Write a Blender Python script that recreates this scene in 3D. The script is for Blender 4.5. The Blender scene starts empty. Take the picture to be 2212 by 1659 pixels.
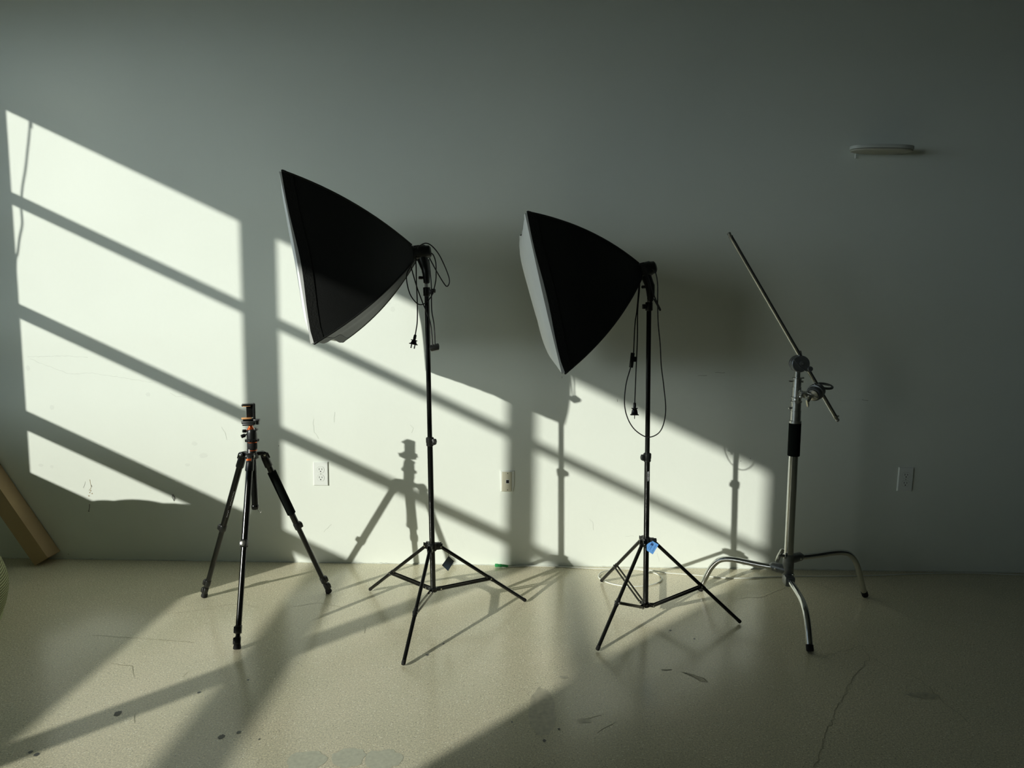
import bpy, bmesh, math, random
import numpy as np
from mathutils import Vector, Matrix

S = bpy.context.scene
C = S.collection
random.seed(7)

# ------------------------------------------------------------------ camera
IMW, IMH = 2212.0, 1659.0
FPX = 1493.2
YAW, PITCH, ROLL = math.radians(-0.5566), math.radians(6.3208), math.radians(0.6271)
CAM = Vector((0.0, -3.187, 1.2254))
fwd = Vector((math.sin(YAW) * math.cos(PITCH), math.cos(YAW) * math.cos(PITCH), -math.sin(PITCH)))
r0 = Vector((math.cos(YAW), -math.sin(YAW), 0.0))
u0 = r0.cross(fwd)
RT = r0 * math.cos(ROLL) + u0 * math.sin(ROLL)
UP = -r0 * math.sin(ROLL) + u0 * math.cos(ROLL)
cd = bpy.data.cameras.new('camera')
cd.sensor_fit = 'HORIZONTAL'
cd.sensor_width = 36.0
cd.lens = 36.0 * FPX / IMW
cd.clip_start = 0.05
cam = bpy.data.objects.new('camera', cd)
C.objects.link(cam)
cam.matrix_world = Matrix(((RT.x, UP.x, -fwd.x, CAM.x), (RT.y, UP.y, -fwd.y, CAM.y),
                           (RT.z, UP.z, -fwd.z, CAM.z), (0, 0, 0, 1)))
S.camera = cam

# ------------------------------------------------------------------ light and exposure
S.view_settings.view_transform = 'Standard'
S.view_settings.look = 'None'
S.view_settings.exposure = 0.0
S.view_settings.gamma = 1.0
S.view_settings.use_curve_mapping = False
S.cycles.use_denoising = True
S.cycles.max_bounces = 10
S.cycles.diffuse_bounces = 6
S.cycles.sample_clamp_indirect = 6.0
S.cycles.blur_glossy = 0.3

SUN = Vector((0.97, 1.0, -0.45)).normalized()          # travel direction of the sunlight
sl = bpy.data.lights.new('sun', 'SUN')
sl.energy = 3.75
sl.angle = math.radians(0.62)
sl.color = (1.0, 1.0, 0.90)
so = bpy.data.objects.new('sun', sl)
C.objects.link(so)
so.rotation_euler = SUN.to_track_quat('-Z', 'Y').to_euler()
so.location = (-8, -8, 6)

SKY_LOW, SKY_HIGH, GLOW = 4.1, 0.15, 3.0
w = bpy.data.worlds.new('world')
S.world = w
w.use_nodes = True
wt = w.node_tree
bg = wt.nodes['Background']


def wnode(kind, **kw):
    n = wt.nodes.new(kind)
    for k, v in kw.items():
        setattr(n, k, v)
    return n


def wmath(op, a, b=None, clamp=False):
    n = wnode('ShaderNodeMath', operation=op, use_clamp=clamp)
    for i, v in enumerate((a, b)):
        if v is None: continue
        if isinstance(v, (int, float)): n.inputs[i].default_value = v
        else: wt.links.new(v, n.inputs[i])
    return n.outputs[0]


def wrange(v, a, b, c, d):
    n = wnode('ShaderNodeMapRange', interpolation_type='SMOOTHSTEP')
    wt.links.new(v, n.inputs[0])
    for i, q in enumerate((a, b, c, d)):
        n.inputs[i + 1].default_value = q
    return n.outputs[0]

wtc = wnode('ShaderNodeTexCoord')
wsp = wnode('ShaderNodeSeparateXYZ')
wt.links.new(wtc.outputs['Generated'], wsp.inputs[0])
wx, wy, wz = wsp.outputs
# hazy winter sky: bright near the horizon, dimmer overhead
sky_k = wrange(wz, 0.0, 0.34, SKY_LOW, SKY_HIGH)
# low haze glowing around and below the sun
hl = wmath('SQRT', wmath('ADD', wmath('MULTIPLY', wx, wx), wmath('MULTIPLY', wy, wy)))
azd = wmath('DIVIDE', wmath('ADD', wmath('MULTIPLY', wx, -0.6963), wmath('MULTIPLY', wy, -0.7178)), wmath('MAXIMUM', hl, 0.001))
g_az = wrange(azd, 0.975, 0.9985, 0.0, 1.0)
g_el = wmath('MULTIPLY', wrange(wz, -0.04, 0.02, 0.0, 1.0), wrange(wz, 0.14, 0.33, 1.0, 0.0))
glow = wmath('MULTIPLY', wmath('MULTIPLY', g_az, g_el), GLOW)
mix_ = wnode('ShaderNodeMix', data_type='RGBA')
c1_ = wnode('ShaderNodeVectorMath', operation='SCALE')
c1_.inputs[0].default_value = (0.76, 0.94, 1.06)
wt.links.new(sky_k, c1_.inputs['Scale'])
c2_ = wnode('ShaderNodeVectorMath', operation='SCALE')
c2_.inputs[0].default_value = (1.0, 0.96, 0.76)
wt.links.new(glow, c2_.inputs['Scale'])
ad_ = wnode('ShaderNodeVectorMath', operation='ADD')
wt.links.new(c1_.outputs[0], ad_.inputs[0])
wt.links.new(c2_.outputs[0], ad_.inputs[1])
wt.links.new(ad_.outputs[0], bg.inputs[0])
bg.inputs[1].default_value = 1.0

# window openings on the left wall (x = XL inner face, XL-TW outer face)
XL, TW, KX, KZ = -3.0, 0.10, 0.97, 0.463
WALL_X = [(-2.310, -1.279), (-1.108, -0.056), (0.088, 1.167)]     # where each window's light meets the back wall
SILL = KZ * (-1.396 - XL)
HEAD = 1.935 + KZ * (-2.0 - (XL - TW))
OPEN = [(-(a - XL) / KX, -(b - (XL - TW)) / KX) for a, b in WALL_X]   # (far y, near y)
for i, (yf, yn) in enumerate(OPEN):
    al = bpy.data.lights.new('window_daylight', 'AREA')
    al.shape = 'RECTANGLE'
    al.size = HEAD - SILL
    al.size_y = yf - yn
    al.cycles.is_portal = True
    ao = bpy.data.objects.new('window_daylight', al)
    C.objects.link(ao)
    ao.location = (XL - TW - 0.01, (yf + yn) / 2, (HEAD + SILL) / 2)
    ao.rotation_euler = (0, -math.pi / 2, 0)

# ------------------------------------------------------------------ pixel helpers: a pixel becomes a point on a given plane
def raydir(px):
    return fwd + RT * ((px[0] - IMW / 2) / FPX) - UP * ((px[1] - IMH / 2) / FPX)

def at(px, y):
    d = raydir(px)
    return CAM + d * ((y - CAM.y) / d.y)

def atz(px, z=0.0):
    d = raydir(px)
    return CAM + d * ((z - CAM.z) / d.z)

def atplane(px, P, n):
    d = raydir(px)
    return CAM + d * ((P - CAM).dot(n) / d.dot(n))

# ------------------------------------------------------------------ materials
def mat(name, col, rough=0.5, metal=0.0, spec=0.5, noise=None, bump=None, trans=0.0, sheen=0.0, coat=0.0):
    m = bpy.data.materials.new(name)
    m.use_nodes = True
    nt = m.node_tree
    b = nt.nodes['Principled BSDF']
    b.inputs['Base Color'].default_value = (*col, 1)
    b.inputs['Roughness'].default_value = rough
    b.inputs['Metallic'].default_value = metal
    b.inputs['Specular IOR Level'].default_value = spec
    b.inputs['Sheen Weight'].default_value = sheen
    b.inputs['Coat Weight'].default_value = coat
    tc = nt.nodes.new('ShaderNodeTexCoord')
    if noise:
        sc, amt = noise
        n = nt.nodes.new('ShaderNodeTexNoise')
        n.inputs['Scale'].default_value = sc
        n.inputs['Detail'].default_value = 5
        nt.links.new(tc.outputs['Object'], n.inputs['Vector'])
        r = nt.nodes.new('ShaderNodeValToRGB')
        r.color_ramp.elements[0].position = 0.3
        r.color_ramp.elements[1].position = 0.7
        r.color_ramp.elements[0].color = (*[c * (1 - amt) for c in col], 1)
        r.color_ramp.elements[1].color = (*[min(1, c * (1 + amt)) for c in col], 1)
        nt.links.new(n.outputs['Fac'], r.inputs[0])
        nt.links.new(r.outputs[0], b.inputs['Base Color'])
    if bump:
        sc, st, di = bump
        n2 = nt.nodes.new('ShaderNodeTexNoise')
        n2.inputs['Scale'].default_value = sc
        n2.inputs['Detail'].default_value = 4
        nt.links.new(tc.outputs['Object'], n2.inputs['Vector'])
        bp = nt.nodes.new('ShaderNodeBump')
        bp.inputs['Strength'].default_value = st
        bp.inputs['Distance'].default_value = di
        nt.links.new(n2.outputs['Fac'], bp.inputs['Height'])
        nt.links.new(bp.outputs[0], b.inputs['Normal'])
    if trans:
        t = nt.nodes.new('ShaderNodeBsdfTranslucent')
        t.inputs[0].default_value = (*col, 1)
        mx = nt.nodes.new('ShaderNodeMixShader')
        mx.inputs[0].default_value = trans
        out = nt.nodes['Material Output']
        nt.links.new(b.outputs[0], mx.inputs[1])
        nt.links.new(t.outputs[0], mx.inputs[2])
        nt.links.new(mx.outputs[0], out.inputs[0])
    return m

M = {}
M['wall'] = mat('wall_paint', (0.80, 0.845, 0.775), 0.62, spec=0.3, noise=(2.2, 0.018), bump=(55, 0.12, 0.004))
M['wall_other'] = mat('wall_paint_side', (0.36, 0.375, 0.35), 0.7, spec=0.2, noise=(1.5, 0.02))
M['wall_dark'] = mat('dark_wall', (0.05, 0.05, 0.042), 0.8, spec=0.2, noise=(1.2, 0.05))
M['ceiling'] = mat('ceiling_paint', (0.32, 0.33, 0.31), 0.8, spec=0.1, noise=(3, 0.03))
M['scuff'] = mat('wall_scuff', (0.22, 0.22, 0.20), 0.8)
M['scuff_soft'] = mat('wall_scratch', (0.64, 0.675, 0.62), 0.75)
M['smudge'] = mat('wall_smudge', (0.745, 0.785, 0.722), 0.7)
M['scuff_brown'] = mat('brown_mark', (0.42, 0.33, 0.20), 0.8)
M['caulk'] = mat('white_caulk', (0.62, 0.65, 0.585), 0.6, noise=(40, 0.1), bump=(120, 0.6, 0.004))
M['frame'] = mat('window_frame', (0.10, 0.10, 0.10), 0.5)
M['ground'] = mat('outside_paving', (0.72, 0.72, 0.68), 0.9, noise=(0.7, 0.1))
M['black'] = mat('black_enamel', (0.0055, 0.006, 0.0055), 0.17, spec=0.5, noise=(80, 0.1))
M['plastic'] = mat('black_plastic', (0.0085, 0.0095, 0.009), 0.36, spec=0.5, bump=(400, 0.1, 0.0005))
M['rubber'] = mat('black_rubber', (0.010, 0.010, 0.0095), 0.7, spec=0.3, noise=(60, 0.2))
M['foam'] = mat('black_foam', (0.007, 0.009, 0.008), 0.95, spec=0.05, bump=(900, 0.6, 0.001))
M['cord'] = mat('black_cord', (0.010, 0.010, 0.010), 0.4, spec=0.4, noise=(80, 0.1))
M['chrome'] = mat('polished_steel', (0.58, 0.585, 0.57), 0.15, metal=1.0, noise=(30, 0.04))
M['steel'] = mat('brushed_steel', (0.50, 0.50, 0.47), 0.30, metal=1.0, noise=(60, 0.08))
M['cast'] = mat('cast_grey_metal', (0.22, 0.23, 0.235), 0.45, metal=0.8, noise=(50, 0.15), bump=(200, 0.15, 0.001))
M['rivet'] = mat('rivet_metal', (0.75, 0.75, 0.70), 0.25, metal=1.0)
M['orange'] = mat('orange_anodised', (0.70, 0.13, 0.03), 0.3, metal=0.7)
M['orange_pad'] = mat('orange_rubber', (1.0, 0.50, 0.20), 0.6)
M['plate'] = mat('white_plate', (0.80, 0.835, 0.80), 0.35, noise=(40, 0.01))
M['ivory'] = mat('ivory_plate', (0.70, 0.68, 0.54), 0.4, noise=(40, 0.02))
M['slot'] = mat('dark_slot', (0.012, 0.012, 0.012), 0.6)
M['plate_line'] = mat('plate_groove', (0.42, 0.44, 0.40), 0.6)
M['white_cable'] = mat('white_cable', (0.72, 0.74, 0.68), 0.45, noise=(60, 0.03))
M['green'] = mat('green_connector', (0.05, 0.42, 0.13), 0.35, noise=(60, 0.1))
M['navy'] = mat('navy_card', (0.016, 0.030, 0.045), 0.45, noise=(40, 0.1))
M['blue'] = mat('blue_card', (0.14, 0.37, 0.82), 0.5, noise=(50, 0.05))
M['blue_line'] = mat('dark_blue_print', (0.03, 0.07, 0.2), 0.5)
M['ink'] = mat('white_print', (0.75, 0.77, 0.80), 0.5)
M['shelf'] = mat('white_lacquer', (0.62, 0.65, 0.60), 0.4, noise=(20, 0.02))
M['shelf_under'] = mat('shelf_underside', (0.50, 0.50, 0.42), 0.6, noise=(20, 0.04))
M['fabric'] = mat('black_nylon', (0.0045, 0.0055, 0.0052), 0.55, spec=0.65, bump=(420, 0.5, 0.0015))
M['hem'] = mat('black_hem', (0.012, 0.013, 0.012), 0.6, spec=0.4, bump=(150, 0.5, 0.003))
M['silver'] = mat('silver_lining', (0.5, 0.5, 0.5), 0.35, metal=0.9)
M['diffuser'] = mat('white_diffusion_cloth', (0.93, 0.95, 0.93), 0.8, spec=0.1, trans=0.15, noise=(8, 0.02))


def card_mat():
    m = mat('cardboard', (0.50, 0.37, 0.215), 0.85, spec=0.15, noise=(7, 0.06), bump=(90, 0.1, 0.002))
    return m

M['card'] = card_mat()


def rib_mat():
    m = bpy.data.materials.new('ribbed_cloth')
    m.use_nodes = True
    nt = m.node_tree
    b = nt.nodes['Principled BSDF']
    b.inputs['Roughness'].default_value = 0.9
    b.inputs['Specular IOR Level'].default_value = 0.1
    tc = nt.nodes.new('ShaderNodeTexCoord')
    wv = nt.nodes.new('ShaderNodeTexWave')
    wv.bands_direction = 'Z'
    wv.inputs['Scale'].default_value = 30
    wv.inputs['Distortion'].default_value = 0.3
    wv.inputs['Detail'].default_value = 2
    nt.links.new(tc.outputs['Object'], wv.inputs['Vector'])
    r = nt.nodes.new('ShaderNodeValToRGB')
    r.color_ramp.elements[0].color = (0.16, 0.165, 0.085, 1)
    r.color_ramp.elements[1].color = (0.44, 0.46, 0.27, 1)
    r.color_ramp.elements[0].position = 0.15
    r.color_ramp.elements[1].position = 0.6
    nt.links.new(wv.outputs['Fac'], r.inputs[0])
    nt.links.new(r.outputs[0], b.inputs['Base Color'])
    bp = nt.nodes.new('ShaderNodeBump')
    bp.inputs['Strength'].default_value = 0.8
    bp.inputs['Distance'].default_value = 0.004
    nt.links.new(wv.outputs['Fac'], bp.inputs['Height'])
    nt.links.new(bp.outputs[0], b.inputs['Normal'])
    return m

M['rib'] = rib_mat()


def floor_mat(name='polished_concrete', k=1.0):
    m = bpy.data.materials.new(name)
    m.use_nodes = True
    nt = m.node_tree
    L = nt.links.new
    b = nt.nodes['Principled BSDF']
    tc = nt.nodes.new('ShaderNodeTexCoord')

    def noise(scale, detail=4, rough=0.55):
        n = nt.nodes.new('ShaderNodeTexNoise')
        n.inputs['Scale'].default_value = scale
        n.inputs['Detail'].default_value = detail
        n.inputs['Roughness'].default_value = rough
        L(tc.outputs['Object'], n.inputs['Vector'])
        return n

    def ramp(src, p0, c0, p1, c1):
        r = nt.nodes.new('ShaderNodeValToRGB')
        e = r.color_ramp.elements
        e[0].position, e[1].position = p0, p1
        e[0].color = (*c0, 1) if len(c0) == 3 else c0
        e[1].color = (*c1, 1) if len(c1) == 3 else c1
        L(src, r.inputs[0])
        return r

    def mix(f, a, c, mode='MIX'):
        x = nt.nodes.new('ShaderNodeMix')
        x.data_type = 'RGBA'
        x.blend_type = mode
        if isinstance(f, float):
            x.inputs[0].default_value = f
        else:
            L(f, x.inputs[0])
        for s, v in ((6, a), (7, c)):
            if isinstance(v, tuple):
                x.inputs[s].default_value = (*v, 1)
            else:
                L(v, x.inputs[s])
        return x.outputs[2]
    base = ramp(noise(2.2, 8, 0.62).outputs['Fac'], 0.2, (0.68 * k, 0.66 * k, 0.50 * k), 0.8, (0.84 * k, 0.76 * k, 0.59 * k)).outputs[0]
    fine = ramp(noise(170, 3, 0.7).outputs['Fac'], 0.33, (0.76, 0.76, 0.75), 0.66, (1.14, 1.14, 1.12)).outputs[0]
    col = mix(1.0, base, fine, 'MULTIPLY')
    grain = ramp(noise(260, 2, 0.7).outputs['Fac'], 0.35, (0.74, 0.74, 0.72), 0.65, (1.12, 1.12, 1.1)).outputs[0]
    col = mix(1.0, col, grain, 'MULTIPLY')
    # pale aggregate chips
    v = nt.nodes.new('ShaderNodeTexVoronoi')
    v.inputs['Scale'].default_value = 115
    v.inputs['Randomness'].default_value = 1.0
    L(tc.outputs['Object'], v.inputs['Vector'])
    chip = ramp(v.outputs['Distance'], 0.16, (1, 1, 1), 0.28, (0, 0, 0)).outputs[0]
    sel = ramp(v.outputs['Color'], 0.60, (0, 0, 0), 0.68, (1, 1, 1)).outputs[0]
    f = mix(1.0, chip, sel, 'MULTIPLY')
    col = mix(f, col, (0.95 * k, 0.93 * k, 0.78 * k))
    # dark grit
    v2 = nt.nodes.new('ShaderNodeTexVoronoi')
    v2.inputs['Scale'].default_value = 125
    L(tc.outputs['Object'], v2.inputs['Vector'])
    chip2 = ramp(v2.outputs['Distance'], 0.14, (1, 1, 1), 0.26, (0, 0, 0)).outputs[0]
    sel2 = ramp(v2.outputs['Color'], 0.62, (0, 0, 0), 0.70, (1, 1, 1)).outputs[0]
    f2 = mix(1.0, chip2, sel2, 'MULTIPLY')
    col = mix(f2, col, (0.30, 0.28, 0.185))
    L(col, b.inputs['Base Color'])
    rr = ramp(noise(2.6, 5).outputs['Fac'], 0.2, (0.17, 0.17, 0.17), 0.8, (0.24, 0.24, 0.24))
    L(rr.outputs[0], b.inputs['Roughness'])
    b.inputs['Specular IOR Level'].default_value = 0.6
    bp = nt.nodes.new('ShaderNodeBump')
    bp.inputs['Strength'].default_value = 0.10
    bp.inputs['Distance'].default_value = 0.0008
    L(noise(140, 3).outputs['Fac'], bp.inputs['Height'])
    L(bp.outputs[0], b.inputs['Normal'])
    return m

M['floor'] = floor_mat()
M['floor_stain'] = mat('floor_stain', (0.50, 0.475, 0.36), 0.32, noise=(60, 0.2))
M['floor_patch'] = mat('floor_filler', (0.57, 0.58, 0.46), 0.3, noise=(90, 0.12))
M['floor_crack'] = mat('floor_crack', (0.34, 0.32, 0.22), 0.6)
M['floor_spot'] = mat('floor_spot', (0.10, 0.105, 0.10), 0.5)

# ------------------------------------------------------------------ mesh helpers
class MB:
    """Collects shapes into one mesh (world coordinates)."""
    def __init__(self):
        self.v, self.f, self.mi = [], [], []

    def add(self, vs, fs, mi=0):
        n = len(self.v)
        self.v += [tuple(p) for p in vs]
        self.f += [tuple(i + n for i in f) for f in fs]
        self.mi += [mi] * len(fs)
        return self

    def box(self, c, size, R=None, mi=0, bev=0.0):
        c = Vector(c)
        hx, hy, hz = [s / 2 for s in size]
        R = R or Matrix.Identity(3)
        if bev <= 0:
            vs = [c + R @ Vector((sx * hx, sy * hy, sz * hz)) for sx in (-1, 1) for sy in (-1, 1) for sz in (-1, 1)]
            fs = [(0, 1, 3, 2), (4, 6, 7, 5), (0, 4, 5, 1), (2, 3, 7, 6), (0, 2, 6, 4), (1, 5, 7, 3)]
            return self.add(vs, fs, mi)
        bm = bmesh.new()
        bmesh.ops.create_cube(bm, size=1.0)
        for v in bm.verts:
            v.co = Vector((v.co.x * size[0], v.co.y * size[1], v.co.z * size[2]))
        bmesh.ops.bevel(bm, geom=bm.edges[:], offset=min(bev, min(size) * 0.45), segments=2, affect='EDGES', profile=0.5)
        bm.verts.ensure_lookup_table()
        bm.verts.index_update()
        self.add([c + R @ v.co for v in bm.verts], [[v.index for v in f.verts] for f in bm.faces], mi)
        bm.free()
        return self

    def tube(self, pts, r, seg=12, mi=0, cap=True, flat=1.0):
        pts = [Vector(p) for p in pts]
        n = len(pts)
        rs = r if isinstance(r, (list, tuple)) else [r] * n
        T = []
        for i in range(n):
            a = pts[max(0, i - 1)]
            b = pts[min(n - 1, i + 1)]
            t = (b - a)
            T.append(t.normalized() if t.length > 1e-9 else (T[-1] if T else Vector((0, 0, 1))))
        ref = Vector((0, -1, 0)) if abs(T[0].y) < 0.9 else Vector((1, 0, 0))
        N = (ref - T[0] * ref.dot(T[0])).normalized()
        vs, fs = [], []
        for i in range(n):
            N = (N - T[i] * N.dot(T[i])).normalized()
            Bn = T[i].cross(N)
            for k in range(seg):
                a = 2 * math.pi * k / seg
                vs.append(pts[i] + (N * math.cos(a) * flat + Bn * math.sin(a)) * rs[i])
        for i in range(n - 1):
            for k in range(seg):
                k2 = (k + 1) % seg
                fs.append((i * seg + k, i * seg + k2, (i + 1) * seg + k2, (i + 1) * seg + k))
        if cap:
            fs.append(tuple(range(seg - 1, -1, -1)))
            fs.append(tuple((n - 1) * seg + k for k in range(seg)))
        return self.add(vs, fs, mi)

    def lathe(self, base, axis, prof, seg=24, mi=0):
        """prof: list of (distance along axis, radius)."""
        base = Vector(base)
        axis = Vector(axis).normalized()
        pts, rs, out = [], [], []
        ref = Vector((0, -1, 0)) if abs(axis.y) < 0.9 else Vector((1, 0, 0))
        N = (ref - axis * ref.dot(axis)).normalized()
        Bn = axis.cross(N)
        vs, fs = [], []
        for d, r in prof:
            for k in range(seg):
                a = 2 * math.pi * k / seg
                vs.append(base + axis * d + (N * math.cos(a) + Bn * math.sin(a)) * max(r, 1e-5))
        for i in range(len(prof) - 1):
            for k in range(seg):
                k2 = (k + 1) % seg
                fs.append((i * seg + k, i * seg + k2, (i + 1) * seg + k2, (i + 1) * seg + k))
        fs.append(tuple(range(seg - 1, -1, -1)))
        fs.append(tuple((len(prof) - 1) * seg + k for k in range(seg)))
        return self.add(vs, fs, mi)

    def cyl(self, a, b, r, seg=20, mi=0, bev=0.0):
        a, b = Vector(a), Vector(b)
        L = (b - a).length
        if bev > 0:
            return self.lathe(a, b - a, [(0, r - bev), (bev * .3, r - bev * .3), (bev, r), (L - bev, r), (L - bev * .3, r - bev * .3), (L, r - bev)], seg, mi)
        return self.lathe(a, b - a, [(0, r), (L, r)], seg, mi)

    def prism(self, poly, n, depth, mi=0):
        """polygon (3D points) extruded by n*depth"""
        n = Vector(n).normalized() * depth
        k = len(poly)
        vs = [Vector(p) for p in poly] + [Vector(p) + n for p in poly]
        fs = [tuple(range(k)), tuple(range(2 * k - 1, k - 1, -1))] + [(i, i + k, (i + 1) % k + k, (i + 1) % k) for i in range(k)]
        return self.add(vs, fs, mi)

    def sphere(self, c, r, seg=20, rings=12, sc=(1, 1, 1), mi=0):
        c = Vector(c)
        vs, fs = [], []
        for i in range(rings + 1):
            t = math.pi * i / rings
            for k in range(seg):
                a = 2 * math.pi * k / seg
                s = max(math.sin(t), 1e-4)
                vs.append(c + Vector((r * s * math.cos(a) * sc[0], r * s * math.sin(a) * sc[1], r * math.cos(t) * sc[2])))
        for i in range(rings):
            for k in range(seg):
                k2 = (k + 1) % seg
                fs.append((i * seg + k, i * seg + k2, (i + 1) * seg + k2, (i + 1) * seg + k))
        return self.add(vs, fs, mi)

    def build(self, name, mats, parent=None, smooth=True, fix=True):
        me = bpy.data.meshes.new(name)
        org = Vector((0, 0, 0))
        p = parent
        while p is not None:
            org = org + p.location
            p = p.parent
        me.from_pydata([tuple(Vector(v) - org) for v in self.v], [], self.f)
        for mm in (mats if isinstance(mats, (list, tuple)) else [mats]):
            me.materials.append(mm)
        for p_, i in zip(me.polygons, self.mi):
            p_.material_index = i
        bm = bmesh.new()
        bm.from_mesh(me)
        bmesh.ops.remove_doubles(bm, verts=bm.verts[:], dist=2e-6)
        if fix:
            bmesh.ops.recalc_face_normals(bm, faces=bm.faces[:])
        for e in bm.edges:
            if len(e.link_faces) == 2 and e.link_faces[0].normal.angle(e.link_faces[1].normal, 0) > math.radians(38):
                e.smooth = False
        for f in bm.faces:
            f.smooth = smooth
        bm.to_mesh(me)
        bm.free()
        o = bpy.data.objects.new(name, me)
        C.objects.link(o)
        if parent is not None:
            o.parent = parent
        return o


def pieces(mb, name, mat_, parent, **kw):
    """one object for every separate piece gathered in mb"""
    n = len(mb.v)
    par = list(range(n))
    def find(a):
        while par[a] != a:
            par[a] = par[par[a]]
            a = par[a]
        return a
    for f in mb.f:
        for q in f[1:]:
            par[find(q)] = find(f[0])
    groups = {}
    for f, mi in zip(mb.f, mb.mi):
        groups.setdefault(find(f[0]), []).append((f, mi))
    out = []
    for g in groups.values():
        ids = sorted({i for f, _ in g for i in f})
        mp = {i: k for k, i in enumerate(ids)}
        o = MB()
        o.v = [mb.v[i] for i in ids]
        o.f = [tuple(mp[i] for i in f) for f, _ in g]
        o.mi = [mi for _, mi in g]
        out.append(o.build(name, mat_, parent, **kw))
    return out


def tag(o, label=None, cat=None, group=None, kind=None):
    if label: o['label'] = label
    if cat: o['category'] = cat
    if group: o['group'] = group
    if kind: o['kind'] = kind
    return o


def thing(name, loc, label, cat, group=None):
    o = bpy.data.objects.new(name, None)
    o.empty_display_size = 0.05
    C.objects.link(o)
    o.location = loc
    return tag(o, label, cat, group)


def spline(pts, n=8):
    """Catmull-Rom through the points"""
    P = [Vector(p) for p in pts]
    P = [P[0] * 2 - P[1]] + P + [P[-1] * 2 - P[-2]]
    out = []
    for i in range(1, len(P) - 2):
        for k in range(n):
            t = k / n
            a, b, c, d = P[i - 1], P[i], P[i + 1], P[i + 2]
            out.append(0.5 * ((2 * b) + (c - a) * t + (2 * a - 5 * b + 4 * c - d) * t * t + (3 * b - a - 3 * c + d) * t ** 3))
    out.append(P[-2])
    return out


def rot_to(zaxis, xhint=(1, 0, 0)):
    z = Vector(zaxis).normalized()
    x = Vector(xhint)
    x = (x - z * x.dot(z)).normalized()
    y = z.cross(x)
    return Matrix(((x.x, y.x, z.x), (x.y, y.y, z.y), (x.z, y.z, z.z)))


def struct(o):
    o['kind'] = 'structure'
    return o

# ------------------------------------------------------------------ the room
RX, RY, RZ = 5.2, -7.6, 3.5


def ribbon(mb, pts, widths, n, off, mi):
    """thin irregular mark lying on a surface with normal n"""
    n = Vector(n)
    pts = [Vector(p) + n * off for p in pts]
    vs, fs = [], []
    for i, p in enumerate(pts):
        t = (pts[min(i + 1, len(pts) - 1)] - pts[max(i - 1, 0)]).normalized()
        s = t.cross(n).normalized()
        w_ = widths[i] if isinstance(widths, list) else widths
        w_ *= random.uniform(0.6, 1.3)
        vs += [p + s * w_ / 2, p - s * w_ / 2]
    for i in range(len(pts) - 1):
        fs.append((2 * i, 2 * i + 1, 2 * i + 3, 2 * i + 2))
    mb.add(vs, fs, mi)


def jag(pts, step=0.02, amp=0.006, z=None, flat='z'):
    out = []
    for a, b in zip(pts[:-1], pts[1:]):
        n = max(1, int((b - a).length / step))
        for k in range(n):
            p = a.lerp(b, k / n)
            q = Vector((random.uniform(-amp, amp), random.uniform(-amp, amp), random.uniform(-amp, amp)))
            if flat == 'z': q.z = 0
            else: q.y = 0
            out.append(p + q)
    out.append(pts[-1])
    return out


def blot(mb, c, rx, ry, n, off, mi, rough=0.2, flat='z'):
    n = Vector(n)
    vs = []
    K = 22
    for k in range(K):
        a = 2 * math.pi * k / K
        q = random.uniform(1 - rough, 1 + rough)
        if flat == 'z':
            vs.append(Vector(c) + Vector((rx * math.cos(a) * q, ry * math.sin(a) * q, 0)) + n * off)
        else:
            vs.append(Vector(c) + Vector((rx * math.cos(a) * q, 0, ry * math.sin(a) * q)) + n * off)
    mb.add(vs, [tuple(range(K))], mi)

fb = MB()
fb.add([(XL - TW, 0.12, 0), (RX, 0.12, 0), (RX, RY, 0), (XL - TW, RY, 0)], [(0, 3, 2, 1)])
fb.add([(XL - TW, 0.12, -.1), (RX, 0.12, -.1), (RX, RY, -.1), (XL - TW, RY, -.1)], [(0, 1, 2, 3)])
UPZ = (0, 0, 1)
for line in ([(1862, 1395), (1881, 1422), (1842, 1462), (1829, 1492), (1812, 1522), (1800, 1552), (1778, 1598), (1766, 1640), (1757, 1657)],
             [(1586, 1293), (1650, 1290), (1692, 1272), (1716, 1258)],
             [(1742, 1254), (1800, 1275), (1850, 1292), (1925, 1312), (1965, 1333), (2060, 1352)],
             [(1862, 1395), (1800, 1412), (1772, 1424)], [(1881, 1422), (1990, 1470), (2090, 1560)]):
    ribbon(fb, jag([atz(p) for p in line], 0.018, 0.007), 0.0022, UPZ, 0.0005, 1)
for line in ([(440, 1312), (520, 1304), (560, 1313)], [(330, 1330), (470, 1314)], [(200, 1372), (330, 1381), (430, 1389)],
             [(625, 1312), (690, 1302), (740, 1312)], [(290, 1540), (291, 1562)], [(395, 1462), (406, 1452)], [(788, 1350), (787, 1368)],
             [(240, 1432), (285, 1440), (290, 1462)], [(1260, 1555), (1300, 1545)], [(1290, 1583), (1330, 1560)]):
    ribbon(fb, jag([atz(p) for p in line], 0.02, 0.003), 0.0014, UPZ, 0.0005, 1)
for k in range(7):     # scuffs left by something dragged
    a = [(1470 + k * 2, 1451 + k * 0.7), (1500, 1458 + k), (1520 - k, 1466 + k), (1530 - k * 2, 1474 - k * 0.3)]
    ribbon(fb, jag([atz(p) for p in a], 0.02, 0.003), 0.0014, UPZ, 0.0005, 1)
    b_ = [(1428 + k, 1445 + k * .8), (1440 + k * 2, 1448 - k * .3), (1451, 1447)]
    ribbon(fb, jag([atz(p) for p in b_], 0.02, 0.004), 0.0011, UPZ, 0.0005, 1)
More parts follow.
